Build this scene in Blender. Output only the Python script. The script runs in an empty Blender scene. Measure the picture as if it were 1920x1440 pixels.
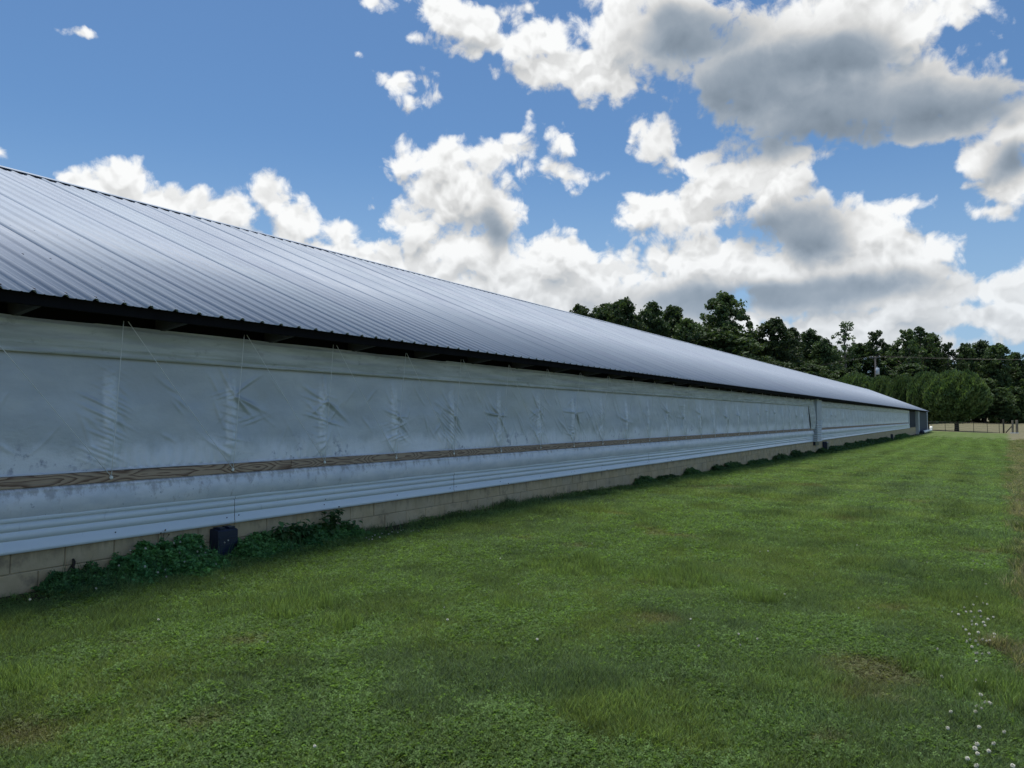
import bpy, math, random
import numpy as np
from mathutils import Vector, Matrix

random.seed(7)
rng = np.random.default_rng(7)
sc = bpy.context.scene
C = bpy.data.collections.new('place')
sc.collection.children.link(C)
R = math.radians

# ------------------------------------------------------------------ camera
CAM_Z = 1.33
YAW = R(31.29)          # looks this far to the left of the building's length (+Y)
PITCH = R(2.54)
F = 1443.0              # focal length for a 1920 px wide frame
cam_d = bpy.data.cameras.new('camera')
cam_d.sensor_width = 36.0
cam_d.lens = 36.0 * F / 1920.0
cam_d.clip_start = 0.05
cam_d.clip_end = 6000
cam = bpy.data.objects.new('camera', cam_d)
C.objects.link(cam)
cam.location = (0, 0, CAM_Z)
cam.rotation_euler = (R(90) + PITCH, 0, YAW)
sc.camera = cam

# ------------------------------------------------------------------ render / colour
sc.render.engine = 'CYCLES'
sc.cycles.max_bounces = 5
sc.cycles.diffuse_bounces = 2
sc.cycles.glossy_bounces = 3
sc.cycles.transmission_bounces = 3
sc.cycles.transparent_max_bounces = 8
sc.cycles.use_denoising = True
sc.cycles.caustics_reflective = False
sc.cycles.caustics_refractive = False
sc.view_settings.view_transform = 'Standard'
sc.view_settings.look = 'None'
sc.view_settings.exposure = 0.15
sc.view_settings.gamma = 1.0
sc.view_settings.use_curve_mapping = False

SUN_EL = R(76)
SUN_AZ = R(-50)         # clockwise from +Y
SKY_STRENGTH = 0.10

# ------------------------------------------------------------------ pixel helpers (1920x1440)
_m = cam.rotation_euler.to_matrix()
def ray(px, py):
    return _m @ Vector(((px - 960) / F, -(py - 720) / F, -1.0))
def azel(px, py):
    d = ray(px, py).normalized()
    return math.atan2(d.x, d.y), math.asin(d.z)
def on_x(px, py, X):            # where the ray meets the vertical plane x = X
    d = ray(px, py); t = X / d.x
    return Vector((X, d.y * t, CAM_Z + d.z * t))
def y_at(px, X, py=784):
    return on_x(px, py, X).y
def at_range(px, py, dist):     # point at a horizontal distance
    d = ray(px, py); h = math.hypot(d.x, d.y)
    return Vector((d.x / h * dist, d.y / h * dist, CAM_Z + d.z / h * dist))

# ------------------------------------------------------------------ node helper
class NT:
    def __init__(s, tree):
        s.t = tree; s.n = tree.nodes; s.l = tree.links
    def new(s, typ, **kw):
        n = s.n.new(typ)
        for k, v in kw.items(): setattr(n, k, v)
        return n
    def put(s, sock, v):
        if hasattr(v, 'is_linked') or isinstance(v, bpy.types.NodeSocket): s.l.new(v, sock)
        elif v is not None: sock.default_value = v
    def math(s, op, a, b=None, c=None, clamp=False):
        n = s.new('ShaderNodeMath', operation=op); n.use_clamp = clamp
        for i, v in enumerate((a, b, c)):
            if v is not None: s.put(n.inputs[i], v)
        return n.outputs[0]
    def vmath(s, op, a, b=None, c=None):
        n = s.new('ShaderNodeVectorMath', operation=op)
        for i, v in enumerate((a, b, c)):
            if v is not None:
                if op == 'SCALE' and i == 1: s.put(n.inputs['Scale'], v)
                else: s.put(n.inputs[i], v)
        return n.outputs['Value'] if op in ('LENGTH', 'DOT_PRODUCT', 'DISTANCE') else n.outputs[0]
    def noise(s, vec, scale, detail=4, rough=0.5, dist=0.0, out=0, lac=2.0):
        n = s.new('ShaderNodeTexNoise')
        s.put(n.inputs['Vector'], vec); n.inputs['Scale'].default_value = scale
        n.inputs['Detail'].default_value = detail; n.inputs['Roughness'].default_value = rough
        n.inputs['Distortion'].default_value = dist; n.inputs['Lacunarity'].default_value = lac
        return n.outputs[out]
    def step(s, v, a, b, o0=0.0, o1=1.0, smooth=True):
        n = s.new('ShaderNodeMapRange')
        n.interpolation_type = 'SMOOTHSTEP' if smooth else 'LINEAR'
        s.put(n.inputs['Value'], v)
        for k, x in zip(('From Min', 'From Max', 'To Min', 'To Max'), (a, b, o0, o1)): s.put(n.inputs[k], x)
        return n.outputs[0]
    def mix(s, f, a, b, mode='MIX'):
        n = s.new('ShaderNodeMix', data_type='RGBA', blend_type=mode)
        def c(v): return (*v, 1.0) if isinstance(v, tuple) and len(v) == 3 else v
        s.put(n.inputs[0], f); s.put(n.inputs[6], c(a)); s.put(n.inputs[7], c(b))
        return n.outputs[2]
    def xyz(s, x, y, z=0.0):
        n = s.new('ShaderNodeCombineXYZ')
        for i, v in enumerate((x, y, z)): s.put(n.inputs[i], v)
        return n.outputs[0]
    def sep(s, v):
        n = s.new('ShaderNodeSeparateXYZ'); s.put(n.inputs[0], v)
        return n.outputs

# ------------------------------------------------------------------ world: sky with cumulus
world = bpy.data.worlds.new('World'); sc.world = world; world.use_nodes = True
w = NT(world.node_tree)
for n in list(w.n): w.n.remove(n)
sky = w.new('ShaderNodeTexSky', sky_type='NISHITA')
sky.sun_disc = False; sky.sun_elevation = SUN_EL; sky.sun_rotation = SUN_AZ
sky.altitude = 100; sky.air_density = 1.0; sky.dust_density = 0.6; sky.ozone_density = 2.0
tc = w.new('ShaderNodeTexCoord')
D0 = w.vmath('NORMALIZE', tc.outputs['Generated'])
dx, dy, dz = w.sep(D0)
az = w.math('ARCTAN2', dx, dy)
el = w.math('ARCSINE', dz)
warp = w.noise(D0, 7.0, 3, 0.5, out=1)
warp2 = w.vmath('SCALE', w.vmath('SUBTRACT', warp, (0.5, 0.5, 0.5)), 0.045)
Q = w.vmath('ADD', w.xyz(az, el, 0.0), warp2)
Qf = w.vmath('MULTIPLY', Q, (1, 1, 0))

def blobs(lst, k=0.35, up=0.0):
    cur = None
    for (px, py, rx, ry) in lst:
        a, e = azel(px, py)
        a1, _ = azel(px + rx, py); a0, _ = azel(px - rx, py)
        _, e1 = azel(px, py - ry); _, e0 = azel(px, py + ry)
        sx = 2.0 / max(a1 - a0, 1e-4); sy = 2.0 / max(e1 - e0, 1e-4)
        v = w.vmath('MULTIPLY_ADD', Qf, (sx, sy, 0), (-a * sx, (up - e) * sy, 0))
        ln = w.vmath('LENGTH', v)
        hgt = min(1.0, max(0.30, math.sqrt(rx * ry) / 62.0))     # small clouds are thin ones
        ln = w.math('MULTIPLY_ADD', ln, hgt, 1.0 - hgt * 1.12)
        cur = ln if cur is None else w.math('SMOOTH_MIN', cur, ln, k)
    return w.math('SUBTRACT', 1.0, cur)

COVER = [
 (130,335,62,32),(215,350,75,48),(258,335,38,34),(330,378,85,42),(430,400,80,46),(500,372,58,52),(548,420,62,60),
 (640,440,52,48),(690,490,70,45),(300,410,160,40),(600,480,160,46),(0,298,22,14),
 (765,300,36,46),(830,300,62,56),(925,310,78,58),(870,370,120,85),(950,400,66,90),(770,420,80,48),(880,470,150,80),
 (700,390,20,22),(800,520,150,55),(1040,480,80,62),(1110,520,120,60),(960,530,210,60),(1215,560,200,60),
 (738,150,42,22),(797,188,28,20),(660,100,14,10),(990,225,16,38),(1058,258,38,42),(1078,328,66,28),(1088,200,34,18),
 (690,10,52,30),(765,72,40,12),(140,52,46,10),(880,25,130,40),(960,70,120,55),(1010,130,110,46),(1090,140,100,62),(1160,160,46,40),
 (1250,50,190,90),(1350,130,160,110),(1475,150,130,80),(1500,80,260,120),(1590,190,250,105),(1730,160,190,80),(1480,215,150,60),(1700,50,140,60),
 (1740,245,150,46),(1860,160,52,30),
 (1885,240,56,66),(1835,300,76,44),(1890,350,70,44),(1850,400,60,20),
 (1238,255,64,64),(1290,310,64,38),(1225,395,84,46),(1300,400,110,60),(1350,360,90,56),(1450,360,90,70),(1510,420,130,74),
 (1400,500,230,85),(1080,560,200,50),(1250,600,260,40),(1600,610,240,40),(1610,430,110,46),(1710,392,80,28),(1650,485,140,56),(1500,300,90,30),(1560,550,260,44),(1350,590,200,50),
 (1840,540,110,32),(1915,560,60,40),(1770,595,90,30),(1900,610,70,22),(1790,655,90,30),(1480,640,300,40),(1700,560,160,30),(1860,590,150,36),(1720,640,160,24),(1000,560,160,40),(350,440,170,40),(420,455,150,40),(560,500,140,40),(1800,362,24,12),
 # the same sky goes on outside the frame
 (-300,420,200,60),(-550,380,170,60),(-420,120,160,50),(-150,-120,160,50),(400,-260,300,90),(1000,-220,420,110),(1700,-160,420,110),
 (2150,60,220,80),(2300,330,260,90),(2150,560,300,60),(2700,250,300,120),(1400,-700,400,200),(300,-900,400,200),
]
DARK = [
 (1600,215,340,85),(1420,150,220,90),(1700,225,240,60),(1320,70,130,60),(1560,110,120,50),(1510,430,90,55),(1440,435,80,40),
 (930,430,36,50),(1420,555,300,34),(1880,310,50,40),(1250,50,60,40),
 (2250,340,200,60),(1700,-130,350,60),(600,-240,300,50),(1100,-240,280,70),
]
macro = blobs(COVER)
above = blobs(COVER, up=0.030)      # the same cloud field a little higher: tells lit tops from bases
dark = blobs(DARK)
# generic cumulus for the rest of the sky dome (behind the camera)
gen = w.step(w.noise(D0, 2.6, 4, 0.5), 0.47, 0.66, -0.9, 0.9, smooth=False)
azd = w.math('ABSOLUTE', w.math('ADD', az, float(YAW)))
back = w.step(azd, R(55), R(75))
gen_up = w.step(w.noise(w.vmath('ADD', D0, (0, 0, 0.03)), 2.6, 4, 0.5), 0.47, 0.66, -0.9, 0.9, smooth=False)
above = w.math('ADD', w.math('MULTIPLY', above, w.math('SUBTRACT', 1.0, back)), w.math('MULTIPLY', gen_up, back))
macro = w.math('ADD', w.math('MULTIPLY', macro, w.math('SUBTRACT', 1.0, back)), w.math('MULTIPLY', gen, back))
dark = w.math('MULTIPLY', w.math('MAXIMUM', dark, -1.0), w.math('SUBTRACT', 1.0, back))

def shape(vec):
    v = w.new('ShaderNodeTexVoronoi', feature='F1')
    w.put(v.inputs['Vector'], w.vmath('ADD', vec, w.vmath('SCALE', w.vmath('SUBTRACT', w.noise(vec, 20.0, 2, 0.5, out=1), (0.5, 0.5, 0.5)), 0.05)))
    v.inputs['Scale'].default_value = 17.0
    v.inputs['Detail'].default_value = 2.0
    v.inputs['Roughness'].default_value = 0.5
    v.inputs['Lacunarity'].default_value = 2.3
    a = w.noise(vec, 9.0, 5, 0.50)
    return w.math('MULTIPLY_ADD', w.math('SUBTRACT', 0.5, v.outputs['Distance']), 0.50, w.math('SUBTRACT', a, 0.5))
sun_dir = Vector((math.sin(SUN_AZ) * math.cos(SUN_EL), math.cos(SUN_AZ) * math.cos(SUN_EL), math.sin(SUN_EL)))
N1 = shape(D0)
N2 = shape(w.vmath('NORMALIZE', w.vmath('ADD', D0, tuple(sun_dir * 0.016))))
fine = w.math('SUBTRACT', w.noise(D0, 30.0, 8, 0.66, 0.35), 0.5)
dens = w.math('MULTIPLY_ADD', N1, 1.5, w.math('ADD', macro, 0.20))
dens = w.math('ADD', dens, w.math('MULTIPLY', fine, 1.25))
alpha = w.step(dens, -0.04, 0.36)
alpha = w.math('POWER', alpha, 0.85)
dk = w.step(w.math('ADD', dark, w.math('MULTIPLY_ADD', N1, 0.6, w.math('MULTIPLY', fine, 0.12))), -0.50, 0.60)
relief = w.math('MULTIPLY', w.math('SUBTRACT', N1, N2), w.math('MULTIPLY_ADD', dk, -0.95, 1.25))
relief = w.math('MAXIMUM', w.math('MINIMUM', relief, 0.12), -0.12)
form = w.math('MAXIMUM', w.math('MINIMUM', w.math('MULTIPLY', w.math('SUBTRACT', macro, above), 0.34), 0.13), -0.17)
relief = w.math('ADD', relief, form)
rim = w.step(dens, 0.15, 1.3, 0.12, -0.05)
lum = w.math('ADD', w.math('ADD', 0.65, relief), w.math('ADD', rim, w.math('MULTIPLY', fine, 0.05)))
lum = w.math('MINIMUM', w.math('MAXIMUM', lum, 0.42), 0.88)
lum = w.math('MULTIPLY', lum, w.math('MULTIPLY_ADD', dk, -0.56, 1.0))
tintc = w.mix(w.step(lum, 0.20, 0.62), (0.78, 0.98, 1.22), (0.99, 1.0, 1.0))
cloud = w.vmath('SCALE', tintc, w.math('DIVIDE', lum, SKY_STRENGTH))
# milky air low down
skyc = w.vmath('MULTIPLY', sky.outputs[0], (0.62, 0.83, 0.98))
low = w.step(el, 0.0, 0.36, 0.75, 0.0)
skyc = w.mix(low, skyc, (3.3, 4.8, 6.8))
cl = w.mix(w.step(el, 0.02, 0.26, 0.35, 0.0), cloud, (4.3, 5.3, 6.5))
mixed = w.mix(w.math('MULTIPLY', alpha, w.step(el, -0.02, 0.03)), skyc, cl)
bg = w.new('ShaderNodeBackground'); bg.inputs['Strength'].default_value = SKY_STRENGTH
w.l.new(mixed, bg.inputs['Color'])
wo = w.new('ShaderNodeOutputWorld'); w.l.new(bg.outputs[0], wo.inputs['Surface'])
world.cycles.sampling_method = 'MANUAL'; world.cycles.sample_map_resolution = 512

# sun, behind thin cloud ahead of the camera and above the roof
sd = bpy.data.lights.new('sun', 'SUN'); sd.energy = 3.4; sd.angle = R(18); sd.color = (1.0, 0.95, 0.88)
so = bpy.data.objects.new('sun', sd); C.objects.link(so)
so.rotation_euler = (-sun_dir).to_track_quat('-Z', 'Y').to_euler()

# ------------------------------------------------------------------ mesh helpers
class MB:
    def __init__(s): s.v = []; s.f = []
    def add(s, vs, fs):
        o = len(s.v); s.v += [tuple(p) for p in vs]; s.f += [tuple(i + o for i in f) for f in fs]
    def box(s, x0, x1, y0, y1, z0, z1):
        s.add([(x0,y0,z0),(x1,y0,z0),(x1,y1,z0),(x0,y1,z0),(x0,y0,z1),(x1,y0,z1),(x1,y1,z1),(x0,y1,z1)],
              [(0,3,2,1),(4,5,6,7),(0,1,5,4),(1,2,6,5),(2,3,7,6),(3,0,4,7)])
    def bevbox(s, x0, x1, y0, y1, z0, z1, b):   # chamfered on the +x face
        s.add([(x0,y0,z0),(x0,y1,z0),(x0,y1,z1),(x0,y0,z1),
               (x1-b,y0,z0),(x1-b,y1,z0),(x1-b,y1,z1),(x1-b,y0,z1),
               (x1,y0+b,z0+b),(x1,y1-b,z0+b),(x1,y1-b,z1-b),(x1,y0+b,z1-b)],
              [(0,3,2,1),(0,1,5,4),(1,2,6,5),(2,3,7,6),(3,0,4,7),(4,5,9,8),(5,6,10,9),(6,7,11,10),(7,4,8,11),(8,9,10,11)])
    def tube(s, pts, rad, n=6, cap=True):
        pts = [Vector(p) for p in pts]
        if not isinstance(rad, (list, tuple)): rad = [rad] * len(pts)
        rings = []
        for i, p in enumerate(pts):
            d = (pts[min(i+1, len(pts)-1)] - pts[max(i-1, 0)]).normalized()
            a = d.orthogonal().normalized() if abs(d.z) > 0.95 else d.cross(Vector((0,0,1))).normalized()
            b = d.cross(a)
            rings.append([p + (a * math.cos(2*math.pi*k/n) + b * math.sin(2*math.pi*k/n)) * rad[i] for k in range(n)])
        vs = [q for r in rings for q in r]; fs = []
        for i in range(len(rings)-1):
            for k in range(n):
                fs.append((i*n+k, i*n+(k+1) % n, (i+1)*n+(k+1) % n, (i+1)*n+k))
        if cap: fs += [tuple(range(n-1, -1, -1)), tuple(range((len(rings)-1)*n, len(rings)*n))]
        s.add(vs, fs)
    def mesh(s, name, mat=None, smooth=False):
        me = bpy.data.meshes.new(name); me.from_pydata(s.v, [], s.f); me.update()
        if mat: me.materials.append(mat)
        if smooth: me.polygons.foreach_set('use_smooth', [True]*len(me.polygons))
        return me
    def build(s, name, mat=None, parent=None, smooth=False, loc=(0,0,0)):
        return link(name, s.mesh(name, mat, smooth), parent, loc)

def link(name, me, parent=None, loc=(0,0,0), rot=None, scale=None):
    o = bpy.data.objects.new(name, me); C.objects.link(o)
    o.location = loc
    if rot is not None: o.rotation_euler = rot
    if scale is not None: o.scale = scale
    if parent is not None: o.parent = parent
    return o
def tag(o, label=None, cat=None, group=None, kind=None):
    if label: o['label'] = label
    if cat: o['category'] = cat
    if group: o['group'] = group
    if kind: o['kind'] = kind
    return o
def empty(name, loc=(0,0,0), rz=0):
    o = bpy.data.objects.new(name, None); C.objects.link(o)
    o.empty_display_size = 0.2; o.location = loc; o.rotation_euler = (0,0,rz)
    return o
def raw_mesh(name, V, Fq, mat=None, smooth=False):
    """V (n,3) array, Fq (m,k) index array with k = 3 or 4"""
    me = bpy.data.meshes.new(name)
    V = np.asarray(V, dtype=np.float32); Fq = np.asarray(Fq, dtype=np.int32)
    k = Fq.shape[1]
    me.vertices.add(len(V)); me.vertices.foreach_set('co', V.ravel())
    me.loops.add(Fq.size); me.loops.foreach_set('vertex_index', Fq.ravel())
    me.polygons.add(len(Fq)); me.polygons.foreach_set('loop_start', np.arange(0, Fq.size, k, dtype=np.int32))
    me.update(calc_edges=True)
    if smooth: me.polygons.foreach_set('use_smooth', np.ones(len(Fq), dtype=bool))
    if mat: me.materials.append(mat)
    me.validate(); return me
def grid_faces(nu, nv):
    i = np.arange(nu*nv).reshape(nu, nv)
    return np.stack([i[:-1,:-1], i[1:,:-1], i[1:,1:], i[:-1,1:]], -1).reshape(-1, 4)

# numpy value noise
def vnoise(x, y, seed=0):
    xi = np.floor(x).astype(np.int64); yi = np.floor(y).astype(np.int64)
    fx = x - xi; fy = y - yi
    fx = fx*fx*(3-2*fx); fy = fy*fy*(3-2*fy)
    def h(a, b):
        n = (a*374761393 + b*668265263 + seed*2147483647) & 0xffffffff
        n = ((n ^ (n >> 13)) * 1274126177) & 0xffffffff
        n = ((n ^ (n >> 16)) * 2246822519) & 0xffffffff
        return ((n ^ (n >> 15)) & 0xffffff) / float(0xffffff)
    a = h(xi, yi); b = h(xi+1, yi); c = h(xi, yi+1); d = h(xi+1, yi+1)
    return (a*(1-fx)+b*fx)*(1-fy) + (c*(1-fx)+d*fx)*fy
def fbm(x, y, oct=4, seed=0, gain=0.5):
    t = 0.0; a = 1.0; s = 0.0
    for o in range(oct):
        t = t + a*vnoise(x*2**o, y*2**o, seed+o*17); s += a; a *= gain
    return t/s
def sstep(a, b, x):
    t = np.clip((x-a)/(b-a), 0, 1); return t*t*(3-2*t)

# ------------------------------------------------------------------ layout constants
D = 6.25                 # wall plane x = -D
XE, ZE = -5.77, 2.223    # lower edge of the roof sheets
XR, ZR = -13.0, 5.238    # ridge
SLOPE = math.atan2(ZR-ZE, XE-XR)
Y0 = -5.3                # the house starts behind the camera
Y_COL = y_at(1523, -D)
Y_CEND = y_at(1703, -D)
Y_END = y_at(1737, -D)
Y_ROOF_END = y_at(1742, XE)
STUD0, STUD = 3.77, 1.2235

def ground_z(x, y):
    x = np.asarray(x, dtype=float); y = np.asarray(y, dtype=float)
    z = -0.03*np.clip(x + D, 0, 8) - 0.012*np.clip(x + D - 8, 0, 30)
    z = z - 0.55*(1-np.exp(-np.clip(y-10, 0, None)/45))
    z = z + 1.3*sstep(135, 260, y) + 2.0*sstep(260, 900, y)
    z = z + (fbm(x*0.6, y*0.6, 3, 5)-0.5)*0.07*sstep(0.3, 2.0, x + D)*sstep(140, 60, y)
    z = z + (fbm(x*0.11, y*0.11, 2, 9)-0.5)*0.12*sstep(1.0, 6.0, x + D)
    return z
def gz(x, y): return float(ground_z(x, y))
def edge_x(y):           # where the mown lawn gives way to the dry hay
    return 0.14 + 0.0235*y

# ------------------------------------------------------------------ materials
def material(name, rough=0.6, spec=0.3, metal=0.0):
    m = bpy.data.materials.new(name); m.use_nodes = True
    nt = NT(m.node_tree); b = nt.n['Principled BSDF']
    b.inputs['Roughness'].default_value = rough; b.inputs['Specular IOR Level'].default_value = spec
    b.inputs['Metallic'].default_value = metal
    return m, nt, b
def bump(nt, b, h, strength=0.3, dist=0.01):
    n = nt.new('ShaderNodeBump'); n.inputs['Strength'].default_value = strength; n.inputs['Distance'].default_value = dist
    nt.put(n.inputs['Height'], h); nt.l.new(n.outputs[0], b.inputs['Normal'])
def pos(nt): return nt.new('ShaderNodeNewGeometry').outputs['Position']
def objrand(nt): return nt.new('ShaderNodeObjectInfo').outputs['Random']
def simple(name, col, rough=0.6, spec=0.3, metal=0.0, var=0.15, scale=8.0):
    m, nt, b = material(name, rough, spec, metal)
    n = nt.noise(pos(nt), scale, 4, 0.6)
    c = nt.mix(n, tuple(x*(1-var) for x in col), tuple(x*(1+var) for x in col))
    nt.l.new(c, b.inputs['Base Color']); return m

M = {}
# roof metal
m, nt, b = material('roof_metal', 0.66, 0.18, 0.0)
p = pos(nt); orr = objrand(nt)
st = nt.noise(nt.vmath('MULTIPLY', p, (0.35, 5.0, 0.35)), 1.0, 5, 0.6)
bl = nt.noise(p, 0.7, 4, 0.6)
c = nt.mix(nt.step(st, 0.3, 0.7), (0.375, 0.435, 0.505), (0.45, 0.51, 0.575))
c = nt.mix(nt.step(bl, 0.45, 0.75, 0.0, 0.35), c, (0.34, 0.37, 0.45))
c = nt.mix(nt.math('MULTIPLY', orr, 0.35), c, (0.38, 0.41, 0.50))
sp = nt.noise(p, 16.0, 2, 0.5); c = nt.mix(nt.step(sp, 0.72, 0.78, 0, 0.35), c, (0.30, 0.31, 0.34))
nt.l.new(c, b.inputs['Base Color'])
nt.l.new(nt.step(bl, 0.3, 0.7, 0.52, 0.68), b.inputs['Roughness'])
bump(nt, b, nt.noise(nt.vmath('MULTIPLY', p, (0.8, 3.0, 0.8)), 1.0, 3, 0.5), 0.2, 0.02)
M['roof'] = m
M['screw'] = simple('dark_screw', (0.08, 0.08, 0.10), 0.5)
# siding
m, nt, b = material('siding_metal', 0.38, 0.5, 0.0)
p = pos(nt); px_, py_, pz_ = nt.sep(p)
d1 = nt.noise(nt.vmath('MULTIPLY', p, (1, 0.5, 3)), 1.5, 5, 0.6)
c = nt.mix(nt.step(d1, 0.35, 0.75), (0.80, 0.86, 0.89), (0.72, 0.79, 0.83))
g = nt.noise(nt.vmath('MULTIPLY', p, (1, 6, 2)), 3.0, 6, 0.7)
c = nt.mix(nt.step(g, 0.60, 0.74, 0, 0.35), c, (0.30, 0.33, 0.36))
c = nt.mix(nt.math('MULTIPLY', objrand(nt), 0.2), c, (0.60, 0.66, 0.72))
nt.l.new(c, b.inputs['Base Color']); M['siding'] = m
# curtain fabric
def curtain_mat(name, base, base2, low=(0.60, 0.64, 0.78), stain=0.85, rough=0.5):
    m, nt, b = material(name, 0.45, 0.5, 0.18)
    p = pos(nt); _, yy_, z = nt.sep(p)
    n1 = nt.noise(nt.vmath('MULTIPLY', p, (1, 0.8, 2.2)), 2.0, 5, 0.6)
    c = nt.mix(nt.step(n1, 0.35, 0.7), base, base2)
    wob = nt.math('ADD', z, nt.math('MULTIPLY', nt.math('SUBTRACT', nt.noise(nt.vmath('MULTIPLY', p, (1, 1.6, 1)), 2.5, 5, 0.65), 0.5), 0.35))
    c = nt.mix(nt.step(wob, 1.18, 0.98), c, low)      # lighter hem cloth along the board
    s = nt.noise(p, 9.0, 6, 0.7); s2 = nt.noise(p, 1.3, 3, 0.5)
    sm = nt.math('MULTIPLY', nt.step(s, 0.52, 0.66), nt.math('MULTIPLY', nt.step(s2, 0.48, 0.62), nt.step(z, 1.25, 0.95)))
    c = nt.mix(nt.math('MULTIPLY', sm, stain), c, (0.20, 0.22, 0.33))
    yw = nt.noise(nt.vmath('MULTIPLY', p, (1, 0.25, 0.6)), 1.0, 3, 0.5)
    c = nt.mix(nt.step(yw, 0.5, 0.75, 0, 0.30), c, (0.46, 0.50, 0.48))
    # pale bands where the cloth lies over the studs
    ph = nt.math('SUBTRACT', nt.math('FRACT', nt.math('MULTIPLY_ADD', yy_, 1/1.2235, 0.5-3.77/1.2235+10)), 0.5)
    pn = nt.noise(nt.vmath('MULTIPLY', p, (1, 1, 2)), 7.0, 4, 0.65)
    bd = nt.step(nt.math('ABSOLUTE', nt.math('ADD', ph, nt.math('MULTIPLY', nt.math('SUBTRACT', pn, 0.5), 0.05))), 0.062, 0.030)
    bd = nt.math('MULTIPLY', bd, nt.math('MULTIPLY', nt.step(z, 1.80, 1.55), nt.step(pn, 0.30, 0.65, 0.25, 0.95)))
    c = nt.mix(nt.math('MULTIPLY', bd, 0.70), c, (0.88, 0.92, 0.96))
    nt.l.new(c, b.inputs['Base Color'])
    bump(nt, b, nt.noise(nt.vmath('MULTIPLY', p, (1, 1, 1.6)), 26.0, 4, 0.6), 0.35, 0.008)
    return m
M['curtain'] = curtain_mat('curtain_cloth', (0.50, 0.545, 0.585), (0.60, 0.64, 0.67), (0.80, 0.83, 0.89))
m, nt, b = material('flap_cloth', 0.55, 0.3)
p = pos(nt); _, _, z = nt.sep(p)
n1 = nt.noise(nt.vmath('MULTIPLY', p, (1, 0.7, 6)), 2.0, 5, 0.6)
c = nt.mix(nt.step(n1, 0.35, 0.7), (0.50, 0.53, 0.53), (0.70, 0.73, 0.73))
g = nt.noise(nt.vmath('MULTIPLY', p, (1, 1, 2)), 5.0, 6, 0.7)
c = nt.mix(nt.step(g, 0.56, 0.70, 0, 0.4), c, (0.24, 0.26, 0.25))
nt.l.new(c, b.inputs['Base Color'])
bump(nt, b, nt.noise(nt.vmath('MULTIPLY', p, (1, 1.2, 10)), 3.0, 4, 0.6), 0.5, 0.012)
M['flap'] = m
m, nt, b = material('lower_cloth', 0.45, 0.4)     # mildewed silver cloth under the board
p = pos(nt); _, _, z = nt.sep(p)
n1 = nt.noise(nt.vmath('MULTIPLY', p, (1, 1.3, 2.5)), 3.0, 6, 0.65)
c = nt.mix(nt.step(n1, 0.3, 0.7), (0.68, 0.72, 0.79), (0.84, 0.86, 0.91))
g = nt.noise(nt.vmath('MULTIPLY', p, (1, 2.2, 1.5)), 4.5, 7, 0.72)
edge = nt.math('ADD', g, nt.step(z, 0.66, 0.78, 0, 0.13))
far_y = nt.step(nt.sep(p)[1], 4.5, 12.0, 0.0, 0.07)
c = nt.mix(nt.step(nt.math('SUBTRACT', edge, far_y), 0.55, 0.70, 0, 0.6), c, (0.34, 0.33, 0.35))
s = nt.noise(p, 24.0, 4, 0.6); c = nt.mix(nt.step(s, 0.66, 0.72, 0, 0.6), c, (0.2, 0.22, 0.3))
nt.l.new(c, b.inputs['Base Color'])
bump(nt, b, nt.noise(nt.vmath('MULTIPLY', p, (1, 2, 2)), 8.0, 4, 0.6), 0.3, 0.01)
M['lower'] = m
M['hem'] = simple('hem_piping', (0.72, 0.76, 0.80), 0.5, var=0.1)
M['cord'] = simple('cord', (0.85, 0.87, 0.88), 0.6, var=0.1)
M['white'] = simple('white_plastic', (0.90, 0.90, 0.85), 0.4, var=0.05)
# wood board with cathedral grain
m, nt, b = material('board_wood', 0.75, 0.2)
p = pos(nt); x, y, z = nt.sep(p); r = objrand(nt)
pp = nt.xyz(nt.math('MULTIPLY', r, 31.0), nt.math('MULTIPLY', y, 1.0), nt.math('MULTIPLY', z, 2.2))
warpn = nt.noise(pp, 1.1, 2, 0.45)
warpf = nt.noise(nt.vmath('MULTIPLY', pp, (1, 1, 5)), 3.0, 3, 0.5)
zz = nt.math('MULTIPLY', nt.math('ABSOLUTE', nt.math('SUBTRACT', z, 0.845)), 9.0)
ring = nt.math('ADD', nt.math('ADD', zz, nt.math('MULTIPLY', warpn, 5.0)), nt.math('MULTIPLY', warpf, 0.35))
g = nt.math('FRACT', nt.math('MULTIPLY', ring, 3.2))
c = nt.mix(nt.step(g, 0.35, 0.95), (0.50, 0.37, 0.26), (0.17, 0.10, 0.065))
fine = nt.noise(nt.vmath('MULTIPLY', p, (1, 1.5, 60)), 3.0, 4, 0.6)
c = nt.mix(nt.step(fine, 0.45, 0.75, 0, 0.4), c, (0.30, 0.28, 0.26))
c = nt.mix(nt.math('MULTIPLY', r, 0.3), c, (0.28, 0.25, 0.22))
nt.l.new(c, b.inputs['Base Color']); bump(nt, b, g, 0.2, 0.002); M['board'] = m
M['eave_shade_wood'] = simple('eave_timber', (0.012, 0.012, 0.014), 0.9, 0.05, var=0.5, scale=5)  # near-black colour stands in for the shade below the roof edge
M['tail'] = simple('rafter_tail_wood', (0.09, 0.09, 0.10), 0.8, 0.1, var=0.4, scale=6)
M['inner'] = simple('dark_inner_wall', (0.015, 0.015, 0.018), 0.9, 0.1)
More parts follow.
